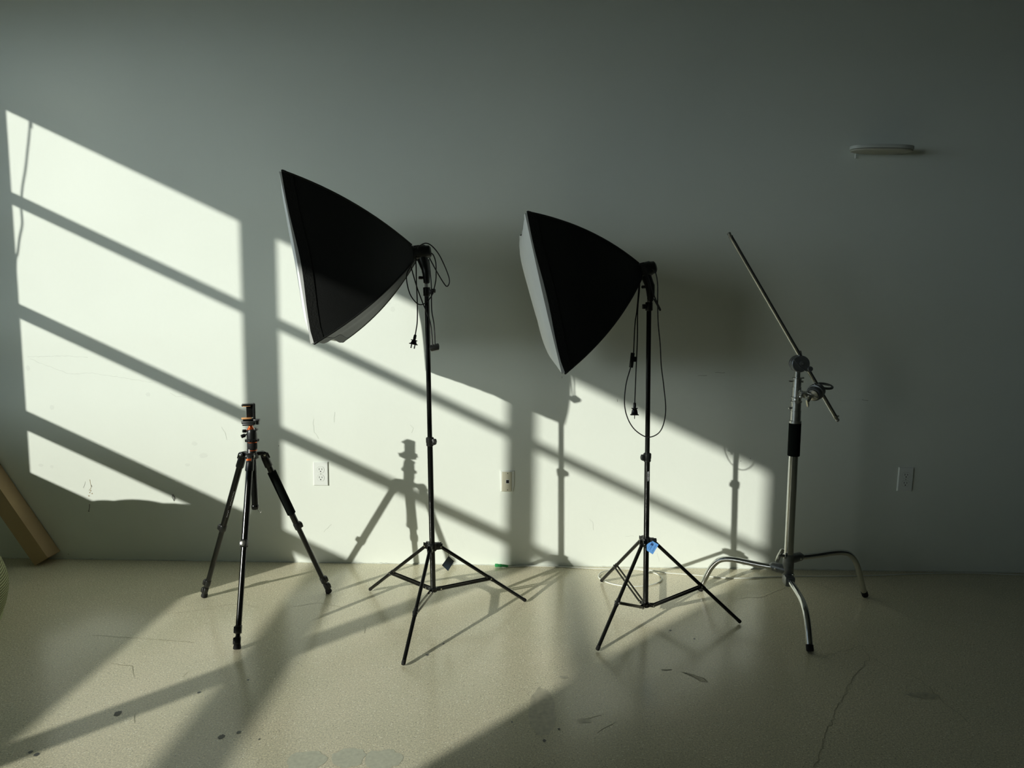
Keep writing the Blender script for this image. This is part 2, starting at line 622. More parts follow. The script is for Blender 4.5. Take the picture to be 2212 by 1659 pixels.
for px, s in (((255, 1541), .011), ((478, 1592), .009), ((430, 1496), .005), ((66, 1625), .006), ((79, 1630), .007), ((536, 1469), .004),
              ((516, 1582), .006), ((923, 1415), .005), ((958, 1391), .004), ((1176, 1600), .005), ((1207, 1575), .004), ((1500, 1380), .004),
              ((1448, 1362), .005), ((1106, 1560), .003), ((560, 1597), .003)):
    blot(fb, atz(px), s, s * 1.2, UPZ, 0.0006, 4)
blot(fb, atz((1170, 1535)), .04, .13, UPZ, 0.0004, 2, .12)
blot(fb, atz((1218, 1463)), .015, .01, UPZ, 0.0004, 2)
blot(fb, atz((1262, 1557)), .022, .012, UPZ, 0.0004, 2)
blot(fb, atz((1993, 1503)), .05, .02, UPZ, 0.0004, 2, .25)
for px, rx in (((662, 1643), .052), ((752, 1636), .047), ((826, 1640), .052)):
    blot(fb, atz(px), rx, .042, UPZ, 0.0004, 3, .12)
struct(fb.build('floor', [M['floor'], M['floor_crack'], M['floor_stain'], M['floor_patch'], M['floor_spot']], smooth=False, fix=False))

# back wall with its marks
wb = MB()
wb.box(((XL - TW + RX) / 2, 0.06, RZ / 2), (RX - XL + TW, 0.12, RZ))
NY = (0, -1, 0)
def wline(line, wd, mi=1, amp=0.003):
    ribbon(wb, jag([at(p, 0) for p in line], 0.012, amp, flat='y'), wd, NY, 0.0006, mi)
wline([(193, 1090), (192, 1103)], 0.0035)
blot(wb, at((192, 1104), 0), .0035, .0035, NY, .0008, 1, .2, 'y')
for k in range(4):
    wline([(374 - k, 1068), (371 + k, 1074), (376, 1082), (379 - k, 1077), (375, 1069)], 0.0018)
wline([(1544, 805), (1566, 805)], .0014)
wline([(1506, 812), (1527, 811)], .0012)
wline([(1874, 865), (1862, 863)], .002)
wline([(1813, 865), (1873, 864)], .001, 2)
wline([(60, 771), (140, 769), (190, 772)], .0016, 2, .002)
wline([(64, 775), (150, 808), (200, 806), (330, 826)], .0014, 2, .002)
wline([(368, 848), (380, 856), (420, 860)], .0014, 2, .002)
wline([(478, 922), (486, 935), (490, 950)], .0014, 2, .001)
wline([(678, 905), (677, 928), (688, 948)], .0014, 2)
wline([(723, 890), (722, 912)], .0014, 2)
wline([(887, 918), (893, 925), (889, 935)], .002, 2)
wline([(1333, 862), (1334, 868)], .002)
wline([(1213, 813), (1214, 817)], .002)
wline([(1272, 1122), (1281, 1128), (1282, 1145)], .0016, 2)
wline([(1350, 1159), (1369, 1158)], .0014, 2)
wline([(1419, 1196), (1424, 1213)], .0014, 2)
wline([(700, 1149), (708, 1140), (716, 1133)], .002, 2)
wline([(193, 1035), (198, 1050), (192, 1060)], .0015, 3)
wline([(185, 1040), (180, 1054)], .001, 1, .001)
wline([(197, 1048), (199, 1052)], .002, 1, .001)
for px in [(196, 1060), (199, 1066), (194, 1064), (192, 1071)]:
    blot(wb, at(px, 0), .0025, .003, NY, .0007, 3, .3, 'y')
for px in [(1600, 996), (1621, 990), (602, 963), (148, 1197)]:
    blot(wb, at(px, 0), .002, .002, NY, .0007, 1, .3, 'y')
for (px, rx, rz) in [((112, 880), .010, .012), ((320, 852), .011, .010), ((420, 958), .013, .010), ((440, 984), .02, .012), ((405, 1004), .012, .007),
                     ((88, 1005), .012, .008), ((112, 1008), .008, .008), ((848, 668), .01, .012), ((838, 655), .012, .006), ((60, 795), .01, .012)]:
    blot(wb, at(px, 0), rx, rz, NY, .00015, 4, .15, 'y')
struct(wb.build('wall_back', [M['wall'], M['scuff'], M['scuff_soft'], M['scuff_brown'], M['smudge']], smooth=False, fix=False))

# uneven caulk and paint line where wall meets floor
cb = MB()
pts, rs = [], []
x = XL
while x < RX:
    pts.append((x, -0.001, 0.001))
    rs.append(0.0022 + 0.0022 * random.random() ** 2 + (0.002 if random.random() < 0.08 else 0))
    x += 0.012
cb.tube(pts, rs, 6)
struct(cb.build('trim_1', M['caulk']))

# left wall with three openings
lb = MB()
def lbox(y0, y1, z0, z1):
    lb.box((XL - TW / 2, (y0 + y1) / 2, (z0 + z1) / 2), (TW, abs(y1 - y0), z1 - z0))
lbox(RY, 0.0, 0.0, SILL)
lbox(RY, 0.0, HEAD, RZ)
lbox(OPEN[0][0], 0.0, SILL, HEAD)
lbox(OPEN[1][0], OPEN[0][1], SILL, HEAD)
lbox(OPEN[2][0], OPEN[1][1], SILL, HEAD)
lbox(RY, OPEN[2][1], SILL, HEAD)
struct(lb.build('wall_left', M['wall'], smooth=False, fix=False))

# glazing bars: heights read from the shadow bands on the back wall
BARS = []
def s2(px):
    p = at(px, 0)
    return p.z - KZ * (-2.0 - p.x)
for top, bot in (([(25, 410), (520, 645), (612, 698)], [(28, 440), (522, 672), (612, 725), (1095, 945)]),
                 ([(43, 650), (528, 880), (611, 930)], [(45, 682), (530, 912), (612, 962)]),
                 ([(60, 880), (612, 1150)], [(60, 930), (410, 1092)])):
    zt = sum(s2(p) for p in top) / len(top)
    zb = sum(s2(p) for p in bot) / len(bot)
    BARS.append((zb + KZ * (-2.0 - (XL - TW / 2 - .015)), zt + KZ * (-2.0 - (XL - TW / 2 + .015))))
for i, (yf, yn) in enumerate(OPEN):
    m = MB()
    for zb, zt in BARS:
        m.box((XL - TW / 2, (yf + yn) / 2, (zb + zt) / 2), (0.03, yf - yn, max(0.012, zt - zb)))
    struct(m.build('window_%d' % (i + 1), M['frame'], smooth=False))

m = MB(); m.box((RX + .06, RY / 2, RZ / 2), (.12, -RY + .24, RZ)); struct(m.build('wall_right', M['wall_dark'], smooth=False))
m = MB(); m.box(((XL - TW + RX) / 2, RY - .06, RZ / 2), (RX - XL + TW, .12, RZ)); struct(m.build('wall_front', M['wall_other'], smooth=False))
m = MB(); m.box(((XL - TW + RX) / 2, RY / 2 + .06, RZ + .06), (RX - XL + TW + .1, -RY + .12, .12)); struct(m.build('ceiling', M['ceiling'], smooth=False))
m = MB(); m.box((XL - TW - 12.02, -3, -.16), (24, 40, .1)); struct(m.build('ground_outside', M['ground'], smooth=False))

# ------------------------------------------------------------------ light stands
def light_stand(label, y0, ground, top_px, hub_px, low_px, collar_px, feet, attach, low_r, knob_side, extra_knob, tilt_hub=0):
    """ground: (x,y) under the post; every *_px is read at the post's depth"""
    gx, gy = ground
    root = thing('light_stand', (gx, gy, 0), label, 'light stand', 'black folding light stands')
    P = lambda px: at(px, gy)
    top = P(top_px); low = P(low_px)
    axis = (top - low).normalized()
    def on_axis(px):
        z = P(px).z
        return low + axis * ((z - low.z) / axis.z)
    hub = on_axis(hub_px)
    collar = on_axis(collar_px)
    # lower tube, upper tube, spigot
    MB().cyl(low - axis * .004, collar, 0.0108, 20).build('lower_tube', M['black'], root)
    uc = on_axis((0, 0)) if False else None
    tcol = top - axis * 0.0
    MB().cyl(collar - axis * .01, tcol - axis * .028, 0.0093, 20).build('upper_tube', M['black'], root)
    # collar with knob
    s = Vector((knob_side, -.25, 0)).normalized()
    k = MB().lathe(collar - axis * .017, axis, [(0, .0125), (.002, .0142), (.012, .0142), (.014, .0155), (.031, .0155), (.034, .013)], 24)
    k.box(collar + s * .016, (.016, .018, .022), rot_to(axis, s), bev=.002)
    c1 = k.build('tube_clamp', M['plastic'], root)
    MB().cyl(collar + s * .012, collar + s * .026, .0095, 14, bev=.002).build('clamp_knob', M['plastic'], c1)
    # top clamp and knob
    k = MB().lathe(tcol - axis * .034, axis, [(0, .012), (.003, .0140), (.030, .0140), (.033, .0125)], 24)
    k.box(tcol - axis * .018 + s * .016, (.02, .014, .018), rot_to(axis, s), bev=.002)
    c2 = k.build('tube_clamp', M['plastic'], root)
    if extra_knob:
        MB().cyl(tcol - axis * .014 + s * .02, tcol - axis * .014 + s * .034, .0080, 14, bev=.0015).build('clamp_knob', M['plastic'], c2)
    MB().lathe(tcol - axis * .002, axis, [(0, .008), (.012, .008), (.013, .0062), (.018, .0062), (.019, .008), (.03, .008)], 18).build('spigot', M['steel'], root)
    # leg hub and lower hub
    dirs = []
    for f in feet:
        d = Vector((f.x - gx, f.y - gy, 0)).normalized()
        dirs.append(d)
    h = MB().lathe(hub - axis * .020, axis, [(0, .015), (.003, .018), (.027, .018), (.030, .0155), (.033, .0135)], 24)
    for d in dirs:
        side = Vector((0, 0, 1)).cross(d)
        for sg in (-1, 1):
            h.box(hub + d * .027 + side * sg * .0078 - Vector((0, 0, .004)), (.026, .003, .024), rot_to((0, 0, 1), d), bev=.001)
        h.box(hub + d * .019 + Vector((0, 0, .006)), (.02, .015, .010), rot_to((0, 0, 1), d), bev=.001)
    h.build('leg_hub', M['plastic'], root)
    l = MB().lathe(low - axis * .010, axis, [(0, .011), (.003, .0165), (.016, .0165), (.019, .013)], 24)
    for d in dirs:
        side = Vector((0, 0, 1)).cross(d)
        for sg in (-1, 1):
            l.box(low + d * .024 + side * sg * .0062, (.024, .0025, .013), rot_to((0, 0, 1), d), bev=.0008)
    l.build('brace_hub', M['plastic'], root)
    for f, d, at_k in zip(feet, dirs, attach):
        side = Vector((0, 0, 1)).cross(d)
        piv = hub + d * .033 - Vector((0, 0, .006))
        foot = Vector((f.x, f.y, 0.0078))
        ld = (foot - piv).normalized()
        lg = MB().cyl(piv - ld * .008, foot - ld * .004, .0070, 16)
        leg = lg.build('leg', M['black'], root)
        MB().lathe(foot - ld * .014, ld, [(0, .0071), (.002, .0074), (.012, .0074), (.015, .0060)], 16).build('foot_cap', M['rubber'], leg)
        rv = MB()
        for sg in (-1, 1):
            rv.cyl(piv + side * sg * .0085, piv + side * sg * .0112, .0032, 10)
        ap = piv.lerp(foot, at_k)
        rv.cyl(ap - side * .0102, ap + side * .0102, .0030, 10)
        lp = low + d * .031
        rv.cyl(lp - side * .0100, lp + side * .0100, .0030, 10)
        pieces(rv, 'rivet', M['rivet'], leg)
        br = MB()
        bd = ap - lp
        for sg in (-1, 1):
            br.box((lp + ap) / 2 + side * sg * .0080 + Vector((0, 0, 0)), (bd.length + .012, .0022, .0100), rot_to(Vector((0, 0, 1)) - bd.normalized() * bd.normalized().z, bd), bev=.0006)
        bk = pieces(br, 'brace', M['black'], root)[0]
        sl_ = MB().lathe(ap - ld * .014, ld, [(0, .0082), (.028, .0082)], 16)
        sl_.build('brace_sleeve', M['plastic'], bk)
    return root, hub, low, axis, tcol, on_axis, dirs

f1 = [atz((799, 1277)), atz((1135, 1301)), atz((871, 1440))]
g1 = (-0.3253, -0.5618)
st1 = light_stand('black light stand left of the jack plate, a small dark navy tag on its leg', -.56, g1,
                  (921.5, 620), (935.5, 1179), (935.5, 1273), (933, 954), f1, (.60, .575, .575), .05, 1, True)
f2 = [atz((1299, 1258)), atz((1599, 1348)), atz((1290, 1408))]
g2 = (0.5178, -0.5345)
st2 = light_stand('black light stand right of the jack plate, a bright blue tag below its hub', -.53, g2,
                  (1402, 652), (1395.5, 1167), (1394.5, 1306), (1397, 988), f2, (.62, .55, .575), .05, -1, False)

# white lettering running up the second stand's tube
fc = bpy.data.curves.new('lettering', 'FONT')
fc.body = 'NEEWER'
fc.size = 0.0092
fc.extrude = 0.0002
fo = bpy.data.objects.new('lettering_src', fc)
C.objects.link(fo)
bpy.context.view_layer.update()
dg = bpy.context.evaluated_depsgraph_get()
tm = bpy.data.meshes.new_from_object(fo.evaluated_get(dg))
bpy.data.objects.remove(fo)
root2 = st2[0]
p0 = st2[5]((1397, 1038))
vdir = (CAM - p0); vdir.z = 0; vdir.normalize()
vdir = (vdir + Vector((.45, 0, 0))).normalized()
xa = st2[3]
za = vdir
ya = za.cross(xa)
wid = max(v.co.x for v in tm.vertices)
kx = 0.039 / wid
for v in tm.vertices:
    c = v.co.copy()
    yy = c.y - .0033
    bulge = 0.0108 - (0.0108 - math.sqrt(max(1e-9, 0.0108 ** 2 - yy ** 2)))
    v.co = p0 + xa * (c.x * kx) + ya * yy + za * (bulge + 0.0002 + c.z) - root2.location
tm.materials.append(M['ink'])
to = bpy.data.objects.new('printed_lettering', tm)
C.objects.link(to)
to.parent = root2
to['label'] = 'small white lettering running up the black tube'

# ------------------------------------------------------------------ softboxes
def softbox(label, A, corners, head_pts, bow, tip):
    """A: apex point, corners: near top, near bottom, far bottom, far top"""
    fc_ = sum(corners, Vector()) / 4
    ax = (fc_ - A).normalized()
    root = thing('softbox', A, label, 'softbox', 'softboxes on the light stands')
    NU, NT = 14, 26
    def rod(i, t):
        Ci = corners[i]
        out = (Ci - fc_).normalized()
        st = A + out * 0.042
        return st.lerp(Ci, t) + out * bow * (4 * t * (1 - t)) ** 1.0 * (1 - .25 * t)
    def panel_pt(i, u, t, inset=0.0):
        a, b = rod(i, t), rod((i + 1) % 4, t)
        p = a.lerp(b, u)
        c = A + ax * ((p - A).dot(ax))
        s = 4 * u * (1 - u)
        sag = 0.010 if i == 1 else 0.030
        p = p + (c - p).normalized() * (sag * s * t ** 1.2 + inset)
        if i == 1:      # slack folds in the lower panel
            p = p + (c - p).normalized() * 0.007 * s * math.sin(3.2 * math.pi * u + 1.2 * t) * t
        # soft wrinkles across the cloth
        p = p + ax * 0.003 * math.sin(9 * u + 5 * i) * t
        return p
    def shell(t0, t1, off, n):
        vs, fs = [], []
        for j in range(n + 1):
            t = t0 + (t1 - t0) * j / n
            for i in range(4):
                for k in range(NU):
                    vs.append(panel_pt(i, k / NU, t, off))
        W_ = 4 * NU
        for j in range(n):
            for k in range(W_):
                fs.append((j * W_ + k, j * W_ + (k + 1) % W_, (j + 1) * W_ + (k + 1) % W_, (j + 1) * W_ + k))
        return vs, fs, W_
    mb = MB()
    vs, fs, W_ = shell(0, 1, 0, NT)
    mb.add(vs, fs, 0)
    v2, f2_, _ = shell(0.02, 1, 0.004, NT)
    mb.add(v2, f2_, 1)
    n1, n2 = NT * W_, len(vs) + NT * W_
    mb.f += [(n1 + k, n1 + (k + 1) % W_, n2 + (k + 1) % W_, n2 + k) for k in range(W_)]
    mb.mi += [0] * W_
    mb.add(vs[:W_], [tuple(range(W_))], 0)
    cv = mb.build('fabric_cover', [M['fabric'], M['silver']], root)
    # hem band round the mouth
    hb = MB()
    a1, b1, _ = shell(0.925, 1.012, -0.0025, 4)
    hb.add(a1, b1, 0)
    a2, b2, _ = shell(0.925, 1.012, 0.002, 4)
    n0 = len(hb.v)
    hb.add(a2, b2, 0)
    hb.f += [(4 * W_ + k, 4 * W_ + (k + 1) % W_, n0 + 4 * W_ + (k + 1) % W_, n0 + 4 * W_ + k) for k in range(W_)]
    hb.f += [(k, (k + 1) % W_, n0 + (k + 1) % W_, n0 + k) for k in range(W_)]
    hb.mi += [0] * (2 * W_)
    hb.build('hem', M['hem'], root)
    # diffusion cloth: a slightly puffed sheet with a folded edge
    db = MB()
    N = 28
    cc = [corners[0], corners[1], corners[2], corners[3]]
    g = []
    for a in range(N + 1):
        for b in range(N + 1):
            u, v = a / N, b / N
            p = (cc[0] * (1 - u) * (1 - v) + cc[1] * (1 - u) * v + cc[2] * u * v + cc[3] * u * (1 - v))
            # edges follow the inward sag of the panels
            cdir = fc_ - p
            su, sv = 4 * u * (1 - u), 4 * v * (1 - v)
            eu, ev = abs(2 * u - 1), abs(2 * v - 1)
            pull = 0.030 * sv * eu ** 3 + (0.010 if v > .5 else 0.030) * su * ev ** 3
            if cdir.length > 1e-5:
                p = p + cdir.normalized() * pull
            puff = 0.026 * (1 - eu ** 6) * (1 - ev ** 6) + 0.012
            wr = 0.0038 * math.sin(26 * u + 2 * math.sin(4 * v)) * (1 - eu ** 4) * (1 - ev ** 4) + 0.0018 * math.sin(55 * u + 2 * v)
            g.append(p + ax * (puff + wr))
    fs = [(a * (N + 1) + b, (a + 1) * (N + 1) + b, (a + 1) * (N + 1) + b + 1, a * (N + 1) + b + 1) for a in range(N) for b in range(N)]
    db.add(g, fs)
    # turn the edge back over the hem
    ring = [b for b in range(N + 1)] + [a * (N + 1) + N for a in range(1, N + 1)] + [N * (N + 1) + b for b in range(N - 1, -1, -1)] + [a * (N + 1) for a in range(N - 1, 0, -1)]
    vs2 = [g[i] for i in ring] + [g[i] - ax * 0.011 - (g[i] - fc_).normalized() * .005 for i in ring]
    K = len(ring)
    db.add(vs2, [(i, (i + 1) % K, (i + 1) % K + K, i + K) for i in range(K)])
    db.build('diffuser', M['diffuser'], root).data.polygons.foreach_set('use_smooth', [True] * (len(fs) + K))
    # four spring rods, seen as seams and corner tips
    for i in range(4):
        o = (corners[i] - fc_).normalized()
        rb_ = MB()
        rb_.tube([rod(i, t / 14) + o * .0005 for t in range(15)], 0.0030, 8)
        d = (corners[i] - rod(i, .95)).normalized()
        rb_.tube([corners[i] - d * .010, corners[i] + d * .002, corners[i] + d * .005], [.0040, .0040, .002], 8)
        rb_.build('corner_seam', M['fabric'], root)
    return root, ax

A1 = at((893, 548), -.565)
A2 = at((1380, 586), -.535)
c1 = [at((611, 369), -.899), at((680, 742), -.915), at((741, 738), -.32), at((682, 450), -.30)]
c2 = [at((1141, 458), -.832), at((1222, 806), -.841), at((1206, 785), -.235), at((1127, 508), -.226)]
sb1, ax1 = softbox('large black softbox left of centre, facing left, its underside catching sunlight', A1, c1, None, 0.045, None)
sb2, ax2 = softbox('black softbox right of centre with its white diffusion face visible', A2, c2, None, 0.047, None)


def lamp_head(root, A, ax, back_px, y, grip, knob_px, strap):
    """socket behind the cone and the handle that drops to the spigot"""
    up = Vector((0, 0, 1))
    b = MB().lathe(A + ax * .03, -ax, [(0, .036), (.010, .036), (.014, .030), (.034, .030), (.038, .026), (.046, .028), (.074, .028), (.080, .0245), (.092, .0225), (.097, .015)], 24)
    hd = b.build('lamp_socket', M['plastic'], root)
    k = MB()
    for j in range(10):
        a = j * math.tau / 10
        o = (ax.cross(up).normalized() * math.cos(a) + ax.cross(ax.cross(up)).normalized() * math.sin(a))
        k.box(A - ax * .016 + o * .0275, (.020, .004, .004), rot_to(o, ax), bev=.001)
    k.build('grip_ring', M['plastic'], hd)
    g = MB()
    for j in range(len(grip) - 1):
        pass
    pts = [at(p, y) for p, r in grip]
    rs = [r for p, r in grip]
    g.tube(pts, rs, 14, flat=.9)
    hg = g.build('tilt_handle', M['plastic'], root)
    kp = at(knob_px, y)
    MB().cyl(kp + Vector((.0, .006, 0)), kp + Vector((-.012, -.002, 0)), .006, 12, bev=.001).build('tilt_knob', M['plastic'], hg)
    return hd

lamp_head(sb1, A1, ax1, None, -.565,
          [((911, 548), .0200), ((913.5, 562), .0205), ((917, 574), .0180), ((919.5, 583), .0155), ((919.8, 585), .0162), ((920.5, 593), .0142), ((921, 603), .0130), ((921.5, 611), .0118), ((921.8, 613), .008)],
          (912, 600), True)
lamp_head(sb2, A2, ax2, None, -.535,
          [((1393, 588), .0190), ((1397.5, 601), .0190), ((1403, 615), .0176), ((1403.8, 617), .0184), ((1405, 628), .0162), ((1405.5, 640), .0145), ((1405, 642), .0130), ((1404.5, 649), .0118), ((1404, 652), .008)],
          (1394, 620), True)


def cord(root, px, ys, r=.0022, name='power_cord'):
    n = len(px)
    pts = []
    for i, p in enumerate(px):
        y = ys if not isinstance(ys, tuple) else ys[0] + (ys[1] - ys[0]) * i / (n - 1)
        pts.append(at(p, y))
    return MB().tube(spline(pts, 6), r, 8).build(name, M['cord'], root)

ca = cord(sb1, [(903, 538), (905.5, 532), (919, 525.5), (932.5, 531), (947.7, 549), (961, 576), (969.5, 599), (970.5, 611), (966, 618.5), (959.5, 613), (944, 587.7), (927.5, 557)], (-.60, -.60))
cb_ = cord(sb1, [(929, 545), (936, 551), (941, 566), (942, 585), (941, 608), (934, 635), (924, 650), (912, 657.7), (900.5, 655), (887, 638), (879.8, 614.7), (878.5, 594), (885, 579), (894, 563)], (-.565, -.625))
cc_ = cord(sb1, [(898, 560), (899, 580), (899.5, 609.6), (901.3, 652), (901.3, 694), (897, 724)], -.59)
cd_ = cord(sb1, [(885, 566), (888.7, 579), (898.8, 614.7), (910.6, 648), (919, 668.6), (928.3, 692), (932.5, 719), (934.5, 747)], (-.575, -.595))
ce_ = cord(sb1, [(926, 560), (928.5, 581), (931.7, 618), (932.5, 668.6), (937.6, 702), (940, 746)], (-.585, -.595))


def plug(parent, px0, px1, y, two=True):
    a, b = at(px0, y), at(px1, y)
    d = (b - a).normalized()
    s = d.cross(Vector((0, 1, 0))).normalized()
    R = rot_to(d, s)
    L = (b - a).length
    m_ = MB()
    m_.lathe(a - d * .002, d, [(0, .0035), (.002, .0052), (.016, .0058), (.0165, .0045), (.018, .0055), (.026, .0060)], 14)
    m_.box(a + d * .020, (.024, .009, .003), R, bev=.001)
    prof = [(.021, .008), (.030, .0105), (L * .80, .0125), (L * .80 + .003, .0145)]
    for (d0, w0), (d1, w1) in zip(prof[:-1], prof[1:]):
        vs = []
        for dd, ww in ((d0, w0), (d1, w1)):
            for sx, sy in ((-1, -1), (1, -1), (1, 1), (-1, 1)):
                vs.append(a + d * dd + s * sx * ww / 1.0 * .95 + Vector((0, 1, 0)) * sy * .0065)
        m_.add(vs, [(0, 1, 2, 3), (7, 6, 5, 4), (0, 4, 5, 1), (1, 5, 6, 2), (2, 6, 7, 3), (3, 7, 4, 0)])
    m_.box(a + d * (L * .80 + .003), (.032, .015, .003), R, bev=.001)
    p = m_.build('plug', M['plastic'], parent)
    return p, a + d * (L * .8 + .004), d, s

pp, e, d, s = plug(cc_, (897, 724), (892.5, 746), -.59)
pm = MB()
for sg in (-1, 1):
    pm.box(e + d * .008 + s * sg * .0063, (.0045, .0016, .015), rot_to(d, s))
pieces(pm, 'prong', M['rivet'], pp)
# inline switch hanging on two cords
sw = MB()
c = at((939, 750), -.597)
Rs = Matrix.Rotation(math.radians(-14), 3, 'Y') @ Matrix.Rotation(math.radians(20), 3, 'X')
sw.box(c, (.034, .030, .016), Rs, bev=.004)
s1 = sw.build('cord_switch', M['plastic'], cd_)
MB().box(c + Rs @ Vector((0, 0, -.0085)), (.030, .026, .003), Rs, bev=.001).build('switch_base', M['steel'], s1)

cf = cord(sb2, [(1381, 606), (1379, 634.5), (1375.5, 673), (1371.6, 701.6), (1368.5, 766)], (-.56, -.57))
MB().cyl(at((1367, 762), -.571), at((1363, 794), -.571), .0078, 10, bev=.002).build('cord_switch', M['plastic'], cf)
MB().box(at((1370.5, 776), -.571), (.012, .010, .020), bev=.002).build('switch_rocker', M['plastic'], cf)
cg = cord(sb2, [(1362.5, 793), (1352.5, 829.5), (1349, 871), (1355.7, 903), (1371.6, 928.5), (1397, 944), (1419.6, 938), (1432.4, 919), (1438, 884), (1434, 836),
                (1428.5, 791), (1426, 743), (1422, 701.6), (1420.5, 654), (1420.5, 615), (1416.4, 590), (1409, 581)], (-.571, -.575))
ch = cord(sb2, [(1382.5, 603), (1381, 628), (1377.4, 673), (1376.8, 733.6), (1374, 797.5), (1371, 873)], -.572)
pp2, e, d, s = plug(ch, (1371, 871), (1370.5, 900), -.572)
# narrow side of the plug
pm = MB(); pm.box(e + d * .007, (.0028, .007, .015), rot_to(d, s)); pieces(pm, 'prong', M['rivet'], pp2)
ci = cord(sb2, [(1386, 574), (1391, 575), (1398, 590), (1405, 612), (1412, 636), (1420, 655), (1426.5, 668), (1425, 670), (1420, 660), (1412, 645)], (-.585, -.575), r=.0024)

# ------------------------------------------------------------------ hang tags
def hang_tag(label, pts_px, y, mats, string_px, lines=None, tilt=(0, 0, 0)):
    P = [at(p, y + dy) for p, dy in pts_px]
    root = thing('hang_tag', P[0], label, 'tag')
    n = (P[1] - P[0]).cross(P[-1] - P[0]).normalized()
    if n.y > 0: n = -n
    MB().prism([p - n * .0003 for p in P], n, .0008).build('card', mats, root, smooth=False)
    MB().tube([at(p, yy) for p, yy in string_px], .0008, 6).build('string', M['cord'], root)
    if lines:
        m_ = MB()
        for a, b, wd in lines:
            pa, pb = atplane(a, P[0] + n * .0009, n), atplane(b, P[0] + n * .0009, n)
            t = (pb - pa).normalized(); s_ = t.cross(n) * wd / 2
            m_.prism([pa - s_, pb - s_, pb + s_, pa + s_], n, .0002)
        m_.build('print', M['blue_line'], root, smooth=False)
    return root, P, n

leg_pt = at((968.5, 1192), -.53)
hang_tag('small dark navy square tag hanging by a string from the middle light stand', [((969, 1201), 0), ((981, 1212), 0.004), ((968, 1233.5), 0.004), ((954.7, 1221), 0)], -.535,
         M['navy'], [((969, 1188), -.535), ((968.6, 1196), -.537), ((969, 1204), -.536)])
hang_tag('small bright blue card tag tied under the hub of the right light stand', [((1409.6, 1168.6), 0), ((1422.8, 1176.4), 0), ((1410, 1197.5), -.004), ((1397, 1189), -.004), ((1397, 1177), -.003), ((1400, 1174), -.002)], -.565,
         M['blue'], [((1404, 1163), -.560), ((1407, 1168), -.566), ((1409, 1173), -.566)],
         [((1403, 1188), (1411, 1174), .0006), ((1400, 1186), (1407, 1173), .0004), ((1409, 1191), (1417, 1177), .0005), ((1406, 1175), (1411, 1177), .009)])

# ------------------------------------------------------------------ camera tripod with phone clamp
TY = -.542
TC = Vector((-1.034, TY, 0))
tp = thing('tripod', TC, 'black camera tripod with a phone clamp and orange accents, left of the softboxes', 'tripod')
Q = lambda px: at(px, TY)
def tz(px):        # point on the tripod's own axis at that pixel height
    p = at(px, TY)
    return p
ftri = [atz((441, 1290)), atz((711, 1281)), atz((512, 1404))]
axis_t = (Q((546, 905)) - Q((551, 1100))).normalized()
# centre column, collar, hook
m = MB()
m.cyl(Q((551, 1092)), Q((545, 970)), .0125, 20)
m.lathe(Q((551, 1094)), axis_t, [(-.012, .008), (-.010, .0125), (-.002, .0140), (.006, .0140), (.008, .0125)], 20)
col_ = m.build('centre_column', M['black'], tp)
hk = [Q((555, 1098)), Q((560, 1105)), Q((563, 1107)), Q((564, 1104)), Q((564, 1101))]
MB().tube(spline(hk, 4), .0016, 6).build('hook', M['steel'], col_)
# shoulder casting
sh = Q((544, 981))
m = MB().lathe(sh - axis_t * .020, axis_t, [(0, .018), (.004, .024), (.018, .024), (.024, .019), (.042, .0175), (.045, .016)], 24)
tdirs = []
for f in ftri:
    d = Vector((f.x - TC.x, f.y - TC.y, 0)).normalized()
    tdirs.append(d)
    m.box(sh + d * .026 + Vector((0, 0, .0)), (.030, .017, .014), rot_to((0, 0, 1), d), bev=.002)
m.build('shoulder', M['plastic'], tp)
# collar with orange rings
MB().lathe(Q((545, 970)), axis_t, [(0, .0175), (.004, .0190), (.024, .0190), (.028, .0175)], 24).build('column_lock', M['rubber'], tp)
mo = MB()
mo.lathe(Q((545, 971)), axis_t, [(-.003, .0182), (.0, .0182)], 24)
mo.lathe(Q((545, 955)), axis_t, [(-.001, .0182), (.0025, .0182)], 24)
pieces(mo, 'accent_ring', M['orange'], tp)
# ball head
hb = MB()
hb.lathe(Q((544.5, 954)), axis_t, [(0, .018), (.002, .0245), (.010, .0245), (.012, .0195), (.018, .0195), (.036, .0190), (.046, .0175), (.050, .0150)], 28)
for k_ in range(16):
    a = k_ * math.tau / 16
    hb.box(Q((544.5, 951)) + Vector((math.cos(a), math.sin(a), 0)) * .0243, (.004, .004, .008), Matrix.Rotation(a, 3, 'Z'))
head = hb.build('ball_head', M['plastic'], tp)
MB().lathe(Q((541.5, 928)), axis_t, [(-.004, .0145), (.004, .0130), (.009, .009), (.013, .0075), (.018, .0078)], 20).build('ball', M['orange'], head)
kn = MB()
for (a, b, r_) in (((534, 938), (526.5, 941), .0072), ((536, 931), (529, 930), .0062)):
    pa, pb = Q(a), Q(b) + Vector((0, -.012, 0))
    kn.cyl(pa, pb, .003, 10)
    kn.cyl(pa.lerp(pb, .45), pb + (pb - pa) * .25, r_, 14, bev=.0015)
pieces(kn, 'lock_knob', M['plastic'], head)
MB().box(Q((552, 929)), (.012, .018, .016), Matrix.Rotation(.5, 3, 'Y'), bev=.002).build('release_lever', M['plastic'], head)
